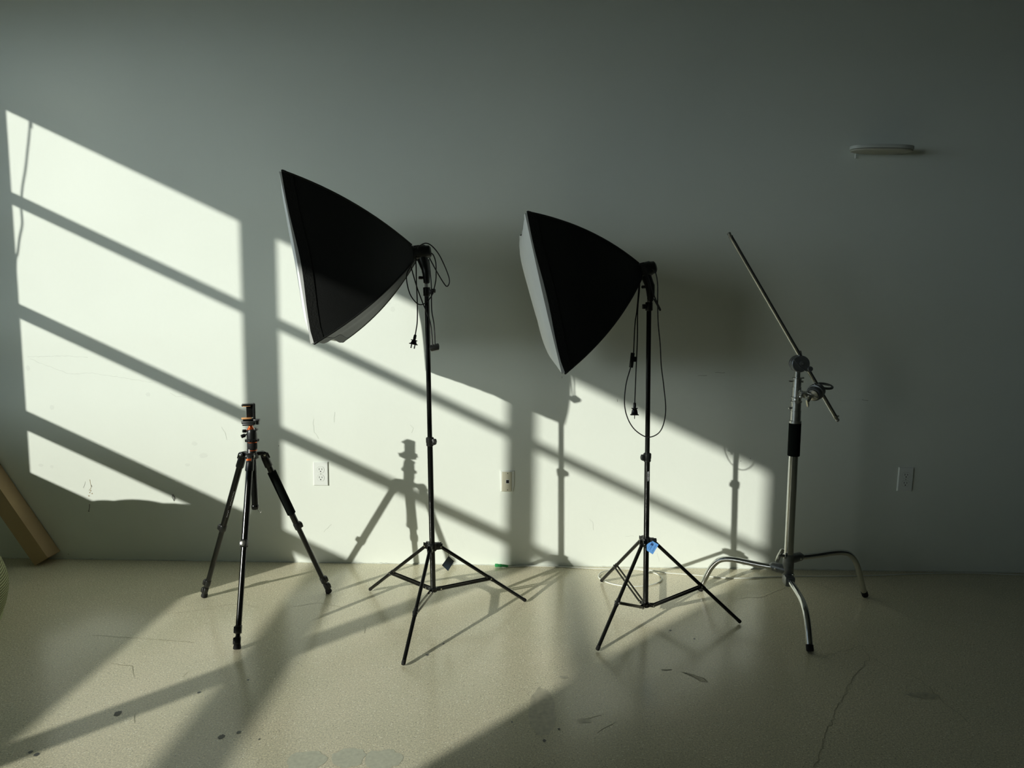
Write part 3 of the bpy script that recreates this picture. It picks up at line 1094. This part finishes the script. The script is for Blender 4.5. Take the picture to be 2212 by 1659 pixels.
# quick release clamp
qr = MB()
qr.box(Q((540, 915.5)), (.046, .040, .009), Matrix.Rotation(-.05, 3, 'Y'), bev=.002)
qr.box(Q((541, 910.5)), (.056, .042, .007), Matrix.Rotation(-.05, 3, 'Y'), bev=.002)
qr.cyl(Q((533, 910)) + Vector((0, -.01, 0)), Q((524.5, 912)) + Vector((0, -.01, 0)), .0058, 12, bev=.001)
qr.box(Q((555, 907.5)), (.022, .020, .008), bev=.002)
qr.box(Q((557, 913)), (.010, .016, .014), bev=.002)
qb = qr.build('quick_release_clamp', M['plastic'], tp)
# phone clamp
pc = MB()
RTC = Matrix.Rotation(math.radians(28), 3, 'Z')
pc.box(Q((548.5, 888)) , (.008, .028, .062), RTC, bev=.002)
pc.box(Q((539, 888)) + Vector((0, .006, 0)), (.028, .006, .050), RTC @ Matrix.Rotation(0, 3, 'Z'), bev=.001)
pc.box(Q((537, 873.5)) + Vector((0, -.004, 0)), (.044, .024, .006), RTC, bev=.002)
pc.box(Q((527, 875.5)) + Vector((0, -.008, 0)), (.012, .020, .005), RTC, bev=.001)
pc.box(Q((538, 906)) + Vector((0, -.004, 0)), (.044, .026, .007), RTC, bev=.002)
pcl = pc.build('phone_clamp', M['plastic'], tp)
pd = MB()
pd.box(Q((534, 903)) + Vector((0, -.006, 0)), (.036, .024, .004), RTC, bev=.001)
pd.box(Q((533.5, 876.8)) + Vector((0, -.006, 0)), (.028, .020, .0025), RTC, bev=.001)
pieces(pd, 'grip_pad', M['orange_pad'], pcl)
# legs
def tripod_leg(i, joint_px, jy, locks, foam=None, badge=False, lettering=False):
    d = tdirs[i]
    J = at(joint_px, jy)
    F = Vector((ftri[i].x, ftri[i].y, 0.004))
    ld = (F - J).normalized()
    L = (F - J).length
    side = Vector((0, 0, 1)).cross(d).normalized()
    outw = ld.cross(side).normalized()
    if outw.dot(d) < 0: outw = -outw
    t1, t2, t3 = locks
    leg = MB()
    leg.tube([J + ld * .03, J + ld * (L * t1)], .0122, 16)
    leg.tube([J + ld * (L * t1 - .005), J + ld * (L * t2)], .0102, 16)
    leg.tube([J + ld * (L * t2 - .005), J + ld * (L - .02)], .0080, 16)
    lo = leg.build('leg', M['black'], tp)
    c_ = MB()
    c_.cyl(J - side * .0145, J + side * .0145, .0125, 18, bev=.002)
    c_.tube([J + ld * .002, J + ld * .020, J + ld * .052, J + ld * .056], [.0125, .0148, .0158, .0150], 16)
    c_.box(J + outw * .010 + ld * .012, (.018, .016, .024), rot_to(ld, side), bev=.002)
    co = c_.build('leg_collar', M['plastic'], lo)
    bt = MB()
    bt.cyl(J - side * .0165, J + side * .0165, .0052, 14, bev=.001)
    bt.build('hinge_bolt', M['rivet'], co)
    if badge:
        MB().box(J + outw * .0185 + ld * .016, (.0165, .0055, .0085), rot_to(ld, side), bev=.001).build('angle_tab', M['orange'], co)
    for k_, t in enumerate((t1, t2, t3)):
        if t is None: continue
        p = J + ld * (L * t)
        r_ = (.0140, .0122, .0105)[k_]
        lk = MB()
        lk.tube([p - ld * .014, p - ld * .012, p + ld * .012, p + ld * .014], [r_ * .93, r_, r_, r_ * .93], 16)
        lk.box(p + outw * (r_ * .9), (.026, .012, .024), rot_to(ld, side), bev=.003)
        lko = lk.build('leg_lock', M['plastic'], lo)
        ll = MB()
        ll.lathe(p + outw * (r_ * .9 + .004), outw, [(0, .0108), (.003, .0100), (.0045, .006)], 18)
        ll.build('lock_lever', M['steel'] if (k_ == 0) else M['plastic'], lko)
    MB().lathe(F - ld * .030, ld, [(0, .0090), (.010, .0100), (.020, .0130), (.029, .0135), (.0315, .0105)], 16).build('rubber_foot', M['rubber'], lo)
    if foam:
        a, b = foam
        MB().tube([J + ld * (L * a - .002), J + ld * (L * a), J + ld * (L * b), J + ld * (L * b + .002)], [.0135, .0172, .0172, .0135], 20).build('foam_grip', M['foam'], lo)
    if lettering:
        lt = MB()
        n_ = (CAM - J).normalized()
        n_ = (n_ - ld * n_.dot(ld)).normalized()
        n_ = (n_ - ld.cross(n_) * .35).normalized() if True else n_
        s_ = ld.cross(n_).normalized()
        random.seed(3)
        done = False
        t = .24
        while t < .42:
            if t > .37 and not done:
                lt.build('printed_lettering', M['ink'], lo)
                lt = MB()
                done = True
            if not (.335 < t < .37):
                lt.box(J + ld * (L * t) + n_ * .0123 + s_ * random.uniform(-.001, .001), (.0030, .0022, .0005), rot_to(n_, ld))
            t += .010
        lt.build('printed_lettering', M['ink'], lo)
    return lo

tripod_leg(0, (525, 982), TY + .012, (.50, .90, .955), lettering=True)
tripod_leg(1, (568.5, 981), TY + .035, (.50, .905, .955), foam=(.12, .41))
tripod_leg(2, (541, 986), TY - .048, (.47, .905, .96), badge=True)

# ------------------------------------------------------------------ C-stand
CC = Vector((1.105, -.466, 0))
cs = thing('c_stand', CC, 'chrome C-stand with three curved turtle legs and an angled boom arm, at right', 'c-stand')
CY = CC.y
def cx(px):
    return at(px, CY)
ctop = cx((1723.5, 790)); cbot = cx((1701, 1255))
cax = (ctop - cbot).normalized()
def ca_(yp):
    # point on the column axis at the pixel row yp
    a = (yp - 790) / (1255 - 790)
    z = cx((1723.5 + (1701 - 1723.5) * a, yp)).z
    return cbot + cax * ((z - cbot.z) / cax.z)
colm = MB().cyl(ca_(1215), ca_(905), .0178, 28).build('column', M['chrome'], cs)
sv = MB().lathe(ca_(985), cax, [(0, .0180), (.001, .0222), (.003, .0232), ((ca_(913) - ca_(985)).length, .0232)], 28)
sv.build('foam_sleeve', M['foam'], cs)
r = MB()
def ring(y0, y1, rad, b=.0015):
    a, b_ = ca_(y0), ca_(y1)
    L = (b_ - a).length
    r.lathe(a, cax, [(0, rad - b), (b, rad), (L - b, rad), (L, rad - b)], 28)
ring(914.5, 908, .0235)
ring(909, 887, .0202, .0006)
ring(888, 868.5, .0190, .0006)
ring(888.5, 886.5, .0208, .0004)
ring(869.5, 866, .0220)
ring(866.5, 858, .0185, .0006)
ring(860, 857, .0212)
r.build('lower_collar', M['steel'], cs)
r = MB()
ring(858, 837, .0172, .0006)
ring(838, 818, .0158, .0006)
ring(837.5, 835.8, .0178, .0004)
ring(818.5, 815.5, .0190)
r.build('upper_collar', M['steel'], cs)
MB().cyl(ca_(818), ca_(796), .0112, 24).build('riser', M['chrome'], cs)
tk = MB()
p = ca_(824)
tk.cyl(p + Vector((-.034, -.004, .001)), p + Vector((-.014, 0, 0)), .0030, 10, bev=.0006)
tk.cyl(p + Vector((.014, 0, 0)), p + Vector((.024, -.003, 0)), .0040, 10, bev=.0006)
p = ca_(816.5)
tk.cyl(p + Vector((.014, 0, 0)), p + Vector((.026, 0, .001)), .0032, 10, bev=.0006)
p = ca_(882)
tk.cyl(p + Vector((-.030, -.004, .001)), p + Vector((-.014, 0, 0)), .0042, 10, bev=.0006)
p = ca_(863)
tk.cyl(p + Vector((-.012, -.022, 0)), p + Vector((-.006, -.012, 0)), .0060, 12, bev=.001)
pieces(tk, 'thumb_screw', M['steel'], cs)

# base: castings and three bent legs
cfeet = [atz((1749, 1409)), atz((1868, 1290)), atz((1513, 1277))]
base = MB()
base.lathe(ca_(1256), cax, [(0, .016), (.003, .0205), (.028, .0205), (.031, .0215), ((ca_(1198) - ca_(1256)).length, .0215), ((ca_(1198) - ca_(1256)).length + .003, .0190)], 28)
def cdir(f):
    return Vector((f.x - CC.x, f.y - CC.y, 0)).normalized()
dF, dR, dL = [cdir(f) for f in cfeet]
zz = {'L': ca_(1231).z, 'R': ca_(1207).z, 'F': ca_(1247).z}
def P3(z):
    return cbot + cax * ((z - cbot.z) / cax.z)
for key, dd in (('L', dL), ('R', dR), ('F', dF)):
    c0 = P3(zz[key])
    if key == 'F':
        base.box(c0 + dd * .020 + Vector((0, 0, -.004)), (.050, .038, .040), rot_to((0, 0, 1), dd), bev=.005)
    else:
        base.tube([c0, c0 + dd * .030, c0 + dd * .060 + Vector((0, 0, .002)), c0 + dd * .062], [.0200, .0190, .0178, .0160], 18)
base.build('leg_base', M['cast'], cs)
bs = MB()
for key, dd in (('L', dL), ('R', dR)):
    side = Vector((0, 0, 1)).cross(dd)
    c0 = P3(zz[key]) + dd * .046
    bs.cyl(c0 - side * .0205, c0 + side * .0205, .0045, 12, bev=.001)
c0 = P3(ca_(1237).z)
bs.cyl(c0 + Vector((.010, -.018, 0)), c0 + Vector((.014, -.026, 0)), .0050, 12, bev=.001)
c0 = P3(zz['F'])
bs.cyl(c0 + Vector((-.012, -.03, -.030)), c0 + Vector((-.012, -.02, -.022)), .0050, 12, bev=.001)
pieces(bs, 'base_bolt', M['rivet'], cs)
# wing screw on the left of the base
kw = MB()
kc = P3(ca_(1199).z)
kn0 = kc + Vector((-.018, -.012, 0)); kn1 = kc + Vector((-.050, -.020, .006))
kw.cyl(kn0, kn1, .0065, 14, bev=.001)
kw.lathe(kn0, kn1 - kn0, [(0, .0105), (.006, .0105), (.007, .008)], 6)
kdir = (kn1 - kn0).normalized()
wu = Vector((.30, -.25, .92)); wu = (wu - kdir * wu.dot(kdir)).normalized()
for sg in (-1, 1):
    w0 = kn1 - kdir * .004
    th = kdir.cross(wu)
    pts_ = [w0 - kdir * .007, w0 + wu * sg * .030 - kdir * .010, w0 + wu * sg * .034 + kdir * .0, w0 + wu * sg * .028 + kdir * .005, w0 + kdir * .007]
    kw.prism([q - th * .0035 for q in pts_], th, .007)
kw.build('wing_screw', M['steel'], cs)

def bent(f, dd, pxs, z0):
    n = Vector((0, 0, 1)).cross(dd)
    pts_ = [P3(z0) + dd * .03]
    for p in pxs:
        pts_.append(atplane(p, CC, n))
    pts_.append(Vector((f.x, f.y, .012)))
    return pts_
pl = bent(cfeet[2], dL, [(1640, 1220), (1600, 1211.5), (1578, 1208), (1562, 1208), (1549, 1213), (1537, 1225), (1527, 1242)], zz['L'])
pr = bent(cfeet[1], dR, [(1760, 1200), (1800, 1194), (1822, 1193.5), (1836, 1198), (1848, 1213), (1856, 1236), (1862, 1262)], zz['R'])
# the front leg has the same bend, seen nearly end on: reuse the right leg's profile
prof = [((q - CC).dot(dR), q.z) for q in pr]
rmax = prof[-1][0]; RF = (cfeet[0] - CC).length
zr0 = prof[0][1]
pf = []
prof2 = [(.03, zz['F'] - .002), (.12, .143), (.18, .141), (.22, .136), (.252, .124), (.28, .102), (.302, .074), (.320, .044), (RF, .012)]
zk = zz['F'] / .13
for rr_, z_ in prof2:
    pf.append(CC + dF * rr_ + Vector((0, 0, z_)))
for nm, pts_, f in (('L', pl, cfeet[2]), ('R', pr, cfeet[1]), ('F', pf, cfeet[0])):
    sp = spline(pts_, 8)
    lo = MB().tube(sp, .0118, 20).build('leg', M['chrome'], cs)
    e_ = sp[-1]; d_ = (sp[-1] - sp[-4]).normalized()
    MB().tube([e_ - d_ * .016, e_ - d_ * .015, e_ + d_ * .003, e_ + d_ * .008], [.0120, .0134, .0134, .0115], 18).build('foot_cap', M['rubber'], lo)

# grip head at the column top
AY = CY - .035
gh = MB()
gc = at((1728.4, 786), AY)
gh.lathe(gc + Vector((0, .032, 0)), (0, -1, 0), [(0, .030), (.002, .0325), (.012, .0325), (.014, .030), (.0145, .026), (.017, .026), (.0175, .031), (.019, .0330), (.033, .0330), (.036, .030)], 36)
gd = gc + Vector((0, -.004, 0))
# sculpted plate on the face
pts_ = []
for k_ in range(18):
    a = math.radians(150 - k_ * 190 / 17)
    pts_.append(gd + Vector((math.cos(a) * .0325, 0, math.sin(a) * .0325)))
pts_ += [gd + Vector((.040, 0, -.024)), gd + Vector((.036, 0, -.031)), gd + Vector((.018, 0, -.027)), gd + Vector((-.004, 0, -.013))]
gh.prism(pts_, (0, -1, 0), .008)
gh.lathe(gd + Vector((.002, -.008, .002)), (0, -1, 0), [(0, .0095), (.004, .0085), (.0045, .0045)], 18)
gh.tube([ca_(798), ca_(786)], .013, 16)
lug = at((1747.5, 796.5), AY)
gh.lathe(lug + Vector((0, -.001, 0)), (0, -1, 0), [(0, .0095), (.002, .0105), (.012, .0105), (.014, .009)], 18)
gho = gh.build('grip_head', M['cast'], cs)
MB().cyl(gd + Vector((.002, -.012, .002)), gd + Vector((.002, -.0135, .002)), .0035, 12).build('centre_bolt', M['rivet'], gho)
q = at((1731, 765), AY)
MB().cyl(q, at((1729, 757.5), AY), .0030, 10).build('set_screw', M['steel'], gho)

# boom arm
a0, a1 = at((1579, 512), AY), at((1804, 899), AY)
ad = (a1 - a0).normalized()
arm = MB().cyl(a0, a1, .0080, 24).build('boom_arm', M['chrome'], cs)
te = MB()
te.lathe(a0, -ad, [(0, .0085), (.004, .0085), (.006, .0062), (.010, .0062), (.012, .0078), (.018, .0072), (.020, .004)], 16)
te.lathe(a1, ad, [(0, .0092), (.006, .0092), (.010, .0066), (.015, .0066), (.017, .0082), (.021, .0075), (.024, .004)], 16)
te.cyl(a1 + ad * .003, a1 + ad * .003 + Vector((.012, -.004, .004)), .003, 8)
pieces(te, 'arm_tip', M['steel'], arm)
# second grip head, near the low end of the arm
hc = at((1763, 846), AY - .004)
hx = Vector((.62, .62, .32)).normalized()        # pivot axis of the stacked discs
g2_ = MB()
g2_.lathe(hc - hx * .030, hx, [(0, .024), (.003, .0275), (.008, .029), (.016, .0295), (.018, .027), (.0185, .027), (.021, .0315), (.030, .0320), (.033, .029), (.0335, .024), (.038, .030), (.046, .030), (.050, .026), (.056, .016), (.062, .012)], 32)
go = g2_.build('grip_head', M['cast'], cs)
cpm = MB().lathe(hc - hx * .038, hx, [(0, .014), (.002, .0215), (.0075, .0235), (.0095, .0215)], 30)
cpm.box(hc - hx * .039, (.044, .005, .004), rot_to(hx, (.8, -.5, -.3)), bev=.001)
cpm.build('disc_cap', M['steel'], go)
jw = MB()
jc = at((1742, 851), AY - .02)
RJ = rot_to((.2, -.3, .9), (.9, -.2, -.15))
jw.box(jc, (.056, .022, .012), RJ, bev=.003)
jw.box(at((1736, 852), AY - .024), (.028, .022, .022), RJ, bev=.004)
jw.box(at((1752, 856), AY - .012), (.030, .024, .020), RJ, bev=.004)
jw.build('jaw', M['steel'], go)
MB().cyl(at((1730.5, 857), AY - .026), at((1730.5, 857), AY - .044), .0062, 14, bev=.001).build('jaw_bolt', M['rivet'], go)
ws = MB()
wa, wb_ = at((1751, 857), AY - .03), at((1744, 869), AY - .045)
ws.cyl(wa, wb_, .006, 12, bev=.001)
wd_ = (wb_ - wa).normalized()
wv_ = Vector((-.25, -.1, -.95)); wv_ = (wv_ - wd_ * wv_.dot(wd_)).normalized()
for sg, L_ in ((1, .022), (-1, .016)):
    th = wd_.cross(wv_)
    q = wb_
    ws.prism([q - wd_ * .006 - th * .003, q + wv_ * sg * L_ - wd_ * .007 - th * .003, q + wv_ * sg * (L_ + .003) - th * .003, q + wv_ * sg * L_ + wd_ * .005 - th * .003, q + wd_ * .006 - th * .003], th, .006)
ws.build('wing_screw', M['rivet'], go)
# oval loop handle
hl = MB()
oc = at((1781, 834), AY + .05)
ou = Vector((.97, .1, -.08)).normalized(); ov = Vector((-.1, .75, .35)).normalized()
ring_ = [oc + ou * .031 * math.cos(t * math.tau / 28) + ov * .019 * math.sin(t * math.tau / 28) for t in range(29)]
hl.tube(ring_, .0052, 10)
hl.cyl(hc + hx * .03, oc - ou * .026, .007, 12)
hl.build('loop_handle', M['cast'], go)

# ------------------------------------------------------------------ wall plates
def outlet(label, c_px, wpx, hpx, rotz=0.0):
    c = at(c_px, 0)
    Wd, Ht = .0705, .1143
    R = Matrix.Rotation(rotz, 3, 'Y')
    root = thing('wall_outlet', (c.x, 0, c.z), label, 'outlet', 'duplex wall outlets')
    p = MB()
    # bevelled plate
    loops = [(1.0, 0.0), (1.0, .0022), (.94, .0052), (.90, .0060)]
    vs = []
    for k, d in loops:
        w_, h_ = Wd / 2 - (1 - k) * .035, Ht / 2 - (1 - k) * .035
        for sx, sz in ((-1, -1), (1, -1), (1, 1), (-1, 1)):
            vs.append(c + R @ Vector((sx * w_, -d, sz * h_)))
    fs = [(4 * i + a, 4 * i + (a + 1) % 4, 4 * i + 4 + (a + 1) % 4, 4 * i + 4 + a) for i in range(3) for a in range(4)] + [(12, 13, 14, 15), (3, 2, 1, 0)]
    p.add(vs, fs)
    p.build('cover_plate', M['plate'], root, smooth=False)
    for sg in (1, -1):
        z = sg * .0195
        f = MB()
        pts_ = []
        for k in range(32):
            a = k * math.tau / 32
            x_, z_ = .0172 * math.cos(a), .0172 * math.sin(a)
            z_ = max(-.0142, min(.0142, z_))
            pts_.append(c + R @ Vector((x_, -.0058, z + z_)))
        f.prism(pts_, R @ Vector((0, -1, 0)), .0012)
        fo_ = f.build('receptacle', M['plate'], root, smooth=False)
        gq = MB()
        out = [c + R @ Vector((.0181 * math.cos(k * math.tau / 32), -.0059, z + max(-.0150, min(.0150, .0181 * math.sin(k * math.tau / 32))))) for k in range(32)]
        gq.prism(out, R @ Vector((0, -1, 0)), .0003)
        gq.build('groove', M['plate_line'], fo_, smooth=False)
        s_ = MB()
        for x_, hh in ((-.0062, .0085), (.0062, .0070)):
            s_.box(c + R @ Vector((x_, -.0071, z + .0035)), (.0022, .0006, hh), R)
        s_.cyl(c + R @ Vector((.0, -.0068, z - .0075)), c + R @ Vector((0, -.0074, z - .0075)), .0027, 12)
        pieces(s_, 'slot', M['slot'], fo_, smooth=False)
    sc_ = MB().cyl(c + R @ Vector((0, -.0058, 0)), c + R @ Vector((0, -.0070, 0)), .0026, 12)
    sc_.build('screw', M['plate_line'], root)
    return root

outlet('white duplex outlet in the sunlit wall between the tripod and the middle stand', (693.5, 1023), 0, 0)
outlet('white duplex outlet in deep shade on the right, beyond the chrome stand', (1955, 1035), 0, 0, math.radians(1.2))

jc_ = at((1096.5, 1039), 0)
jk = thing('jack_plate', (jc_.x, 0, jc_.z), 'ivory jack plate with a small black socket on the wall between the two stands', 'wall plate')
jb = MB()
Wd, Ht = .064, .1005
vs = []
for k, d in ((0, 0), (0, .003), (.003, .0045)):
    for x_, z_ in ((-Wd / 2 + k, -Ht / 2 + k), (Wd / 2 - .006 - k, -Ht / 2 + k), (Wd / 2 - k, -Ht / 5), (Wd / 2 - k, Ht / 2 - k), (-Wd / 2 - .003 + k, Ht / 2 - k)):
        vs.append(jc_ + Vector((x_, -d, z_)))
fs = [(5 * i + a, 5 * i + (a + 1) % 5, 5 * i + 5 + (a + 1) % 5, 5 * i + 5 + a) for i in range(2) for a in range(5)] + [(10, 11, 12, 13, 14), (4, 3, 2, 1, 0)]
jb.add(vs, fs)
jb.build('mounting_bracket', M['plate'], jk, smooth=False)
MB().box(jc_ + Vector((-.004, -.0055, -.002)), (.046, .004, .094), bev=.0012).build('cover_plate', M['ivory'], jk, smooth=False)
jj = MB().box(jc_ + Vector((.0, -.0078, -.001)), (.0165, .0012, .0190)).build('socket_rim', M['plate'], jk, smooth=False)
MB().box(jc_ + Vector((.0, -.0085, -.001)), (.0132, .0008, .0150)).build('socket', M['slot'], jj, smooth=False)
sc_ = MB()
for z_ in (.038, -.041):
    q = jc_ + Vector((0, -.0070, z_))
    sc_.cyl(q, q + Vector((0, -.0012, 0)), .0021, 10)
pieces(sc_, 'screw', M['slot'], jk)

# ------------------------------------------------------------------ oval fixture high on the wall
sc0 = at((1904, 324.5), -.05)
HX, HYd = .137, .047
zc = sc0.z
sh_ = thing('wall_shelf', (sc0.x, 0, zc), 'small white oval shelf mounted high on the wall at upper right', 'wall shelf')
def oval(z, kx, ky, n=48, e=2.4):
    out = []
    for k in range(n):
        a = k * math.tau / n
        c_, s_ = math.cos(a), math.sin(a)
        out.append(Vector((sc0.x + HX * kx * math.copysign(abs(c_) ** (2 / e), c_), -HYd - .004 + HYd * ky * math.copysign(abs(s_) ** (2 / e), s_), z)))
    return out
def stack(loops):
    m_ = MB()
    n = len(loops[0])
    vs = [p for l in loops for p in l]
    fs = [(i * n + k, i * n + (k + 1) % n, (i + 1) * n + (k + 1) % n, (i + 1) * n + k) for i in range(len(loops) - 1) for k in range(n)]
    fs += [tuple(range(n - 1, -1, -1)), tuple((len(loops) - 1) * n + k for k in range(n))]
    return m_.add(vs, fs)
stack([oval(zc + .001, .985, .98), oval(zc + .0025, 1, 1), oval(zc + .0145, 1, 1), oval(zc + .016, .985, .98)]).build('shelf_top', M['shelf'], sh_)
stack([oval(zc - .0015, .95, .93), oval(zc + .0012, .95, .93)]).build('shadow_gap', M['slot'], sh_)
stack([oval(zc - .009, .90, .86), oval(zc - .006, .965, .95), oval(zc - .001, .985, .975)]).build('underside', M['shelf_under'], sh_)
bk_ = MB()
q = at((1850, 330), -.018)
bk_.tube([q + Vector((0, 0, .006)), q + Vector((-.002, .004, -.010)), q + Vector((.003, .012, -.020))], .0030, 8)
bk_.build('bracket', M['plate'], sh_)

# ------------------------------------------------------------------ white cable along the wall
cp = [(1092, 1224.5), (1120, 1223.5), (1150, 1222.5), (1190, 1223.5), (1240, 1226), (1290, 1228.5), (1340, 1229), (1378, 1230.5), (1408, 1236), (1426, 1244),
      (1430, 1252), (1418, 1260), (1392, 1265.5), (1358, 1267), (1325, 1262), (1302, 1254), (1293, 1246), (1298, 1239), (1315, 1233.5), (1345, 1230), (1376, 1229.5), (1405, 1233.5), (1440, 1237.5), (1480, 1240.5),
      (1520, 1244), (1560, 1248), (1610, 1249), (1660, 1246.5), (1720, 1245), (1790, 1244.5), (1860, 1244), (1930, 1241.5), (2000, 1239), (2060, 1237.8), (2120, 1238.5), (2180, 1241), (2240, 1243), (2330, 1245)]
cpts = []
for i, p in enumerate(cp):
    q = atz(p, .0035)
    z_ = .0075 if 17 <= i <= 21 else .0035
    q.y = min(q.y, -.010)
    cpts.append(Vector((q.x, q.y, z_)))
wc = thing('white_cable', cpts[0], 'thin white cable running along the foot of the wall with one loop', 'cable')
MB().tube(spline(cpts, 7), .0027, 8).build('cable_sheath', M['white_cable'], wc)
gp0, gp1 = cpts[0] + Vector((.012, 0, .004)), atz((1069, 1221), .010)
gp1.y = max(gp1.y, -.06)
gdv = (gp1 - gp0).normalized()
Lg = (gp1 - gp0).length
gg = MB().lathe(gp0, gdv, [(0, .003), (.003, .005), (Lg * .45, .0050), (Lg * .5, .0072), (Lg * .68, .0078), (Lg * .69, .0064), (Lg * .73, .0064), (Lg * .74, .0080), (Lg * .97, .0080), (Lg, .006)], 18)
gg.build('green_plug', M['green'], wc)['label'] = 'bright green plug'

# ------------------------------------------------------------------ cardboard box leaning in the left corner
pA = atz((75, 1222), 0.001)
by = pA.y
pB = at((103, 1205), by)
ex = (pB - pA); ex.y = 0
wid_ = ex.length; ex.normalize()
el = Vector((-ex.z, 0, ex.x))
LB = 1.02
dep = .088
bx = thing('cardboard_box', pA, 'long narrow brown cardboard box leaning to the left at the left edge', 'box')
mb = MB()
far = Vector((0, dep, 0))
mb.add([pA, pA + ex * wid_, pA + ex * wid_ + el * LB, pA + el * LB, pA + far, pA + ex * wid_ + far, pA + ex * wid_ + el * LB + far, pA + el * LB + far],
       [(0, 1, 2, 3), (7, 6, 5, 4), (0, 4, 5, 1), (1, 5, 6, 2), (2, 6, 7, 3), (3, 7, 4, 0)])
mb.build('carton', M['card'], bx, smooth=False)
fl = MB()
# end flap: a slightly proud sheet over the lower end and a tape-like fold along the edge
e0 = pA + ex * wid_ + el * .002
fl.prism([e0 + ex * .0008, e0 + ex * .0008 + far, e0 + ex * .0008 + far + el * .006, e0 + ex * .0008 + el * .006], ex, .0012)
fl.prism([pA + ex * wid_ + el * .185 - Vector((0, .0012, 0)), pA + ex * (wid_ - .006) + el * .188 - Vector((0, .0012, 0)), pA + ex * wid_ + el * .198 - Vector((0, .0012, 0))], (0, -1, 0), .0006)
pieces(fl, 'flap', M['card'], bx, smooth=False)

# ------------------------------------------------------------------ ribbed bean bag seat, mostly beyond the left edge
bb = MB()
NB, NR = 72, 44
bc = Vector((-2.39, -.79, 0))
RPROF = [(0, .0), (0, .43), (.012, .465), (.06, .489), (.15, .50), (.26, .465), (.36, .425), (.46, .37), (.53, .30), (.565, .22), (.585, .12), (.59, .0)]
LPROF = [(0, .0), (0, .42), (.012, .45), (.06, .48), (.15, .50), (.26, .50), (.36, .49), (.46, .47), (.53, .41), (.57, .34), (.588, .15), (.59, .0)]
R2 = spline([Vector((r_ * .90, z_ * 1.06, 0)) for z_, r_ in RPROF], 4)
L2 = spline([Vector((r_ * 1.04, z_ * 1.06, 0)) for z_, r_ in LPROF], 4)
NR = len(R2) - 1
vs = []
for i in range(NR + 1):
    for k in range(NB):
        a = k * math.tau / NB
        f_ = .5 + .5 * math.cos(a - .75)
        f_ = f_ * f_ * (3 - 2 * f_)
        r_ = max(1e-4, R2[i].x * f_ + L2[i].x * (1 - f_))
        z_ = max(0.0, R2[i].y * f_ + L2[i].y * (1 - f_))
        x_ = bc.x + r_ * math.cos(a)
        y_ = bc.y + r_ * .90 * math.sin(a)
        z_ *= 1 - .36 * (y_ - bc.y)
        if z_ > .4:
            z_ += (z_ - .4) * (.02 * math.sin(17 * x_) + .03 * math.sin(41 * x_ + 1))
        vs.append(Vector((x_, y_, z_)))
fs = [(i * NB + k, i * NB + (k + 1) % NB, (i + 1) * NB + (k + 1) % NB, (i + 1) * NB + k) for i in range(NR) for k in range(NB)]
bb.add(vs, fs)
bo = bb.build('bean_bag', M['rib'])
tag(bo, 'olive green ribbed cloth seat cushion just showing at the left edge', 'bean bag')

# ------------------------------------------------------------------ cord hanging in front of the first window (its shadow falls on the wall)
pts_ = []
XC = -2.93
for p in [(66, 235), (65, 256), (64, 280), (60, 320), (55, 365), (49, 400), (47, 420), (46, 452), (48, 484), (42, 515), (38, 548), (34, 562), (34, 620)]:
    q = at(p, 0)
    k = (q.x - XC) / KX
    pts_.append(Vector((XC, -k, q.z + KZ * KX * k)))
pts_ = [Vector((XC, pts_[0].y - .01, RZ - .02))] + pts_
wcd = MB().tube(spline(pts_, 4), .0042, 8).build('hanging_cord', M['cord'])
tag(wcd, 'thin cord casting the thin wavy shadow on the sunlit wall at far left', 'cord')
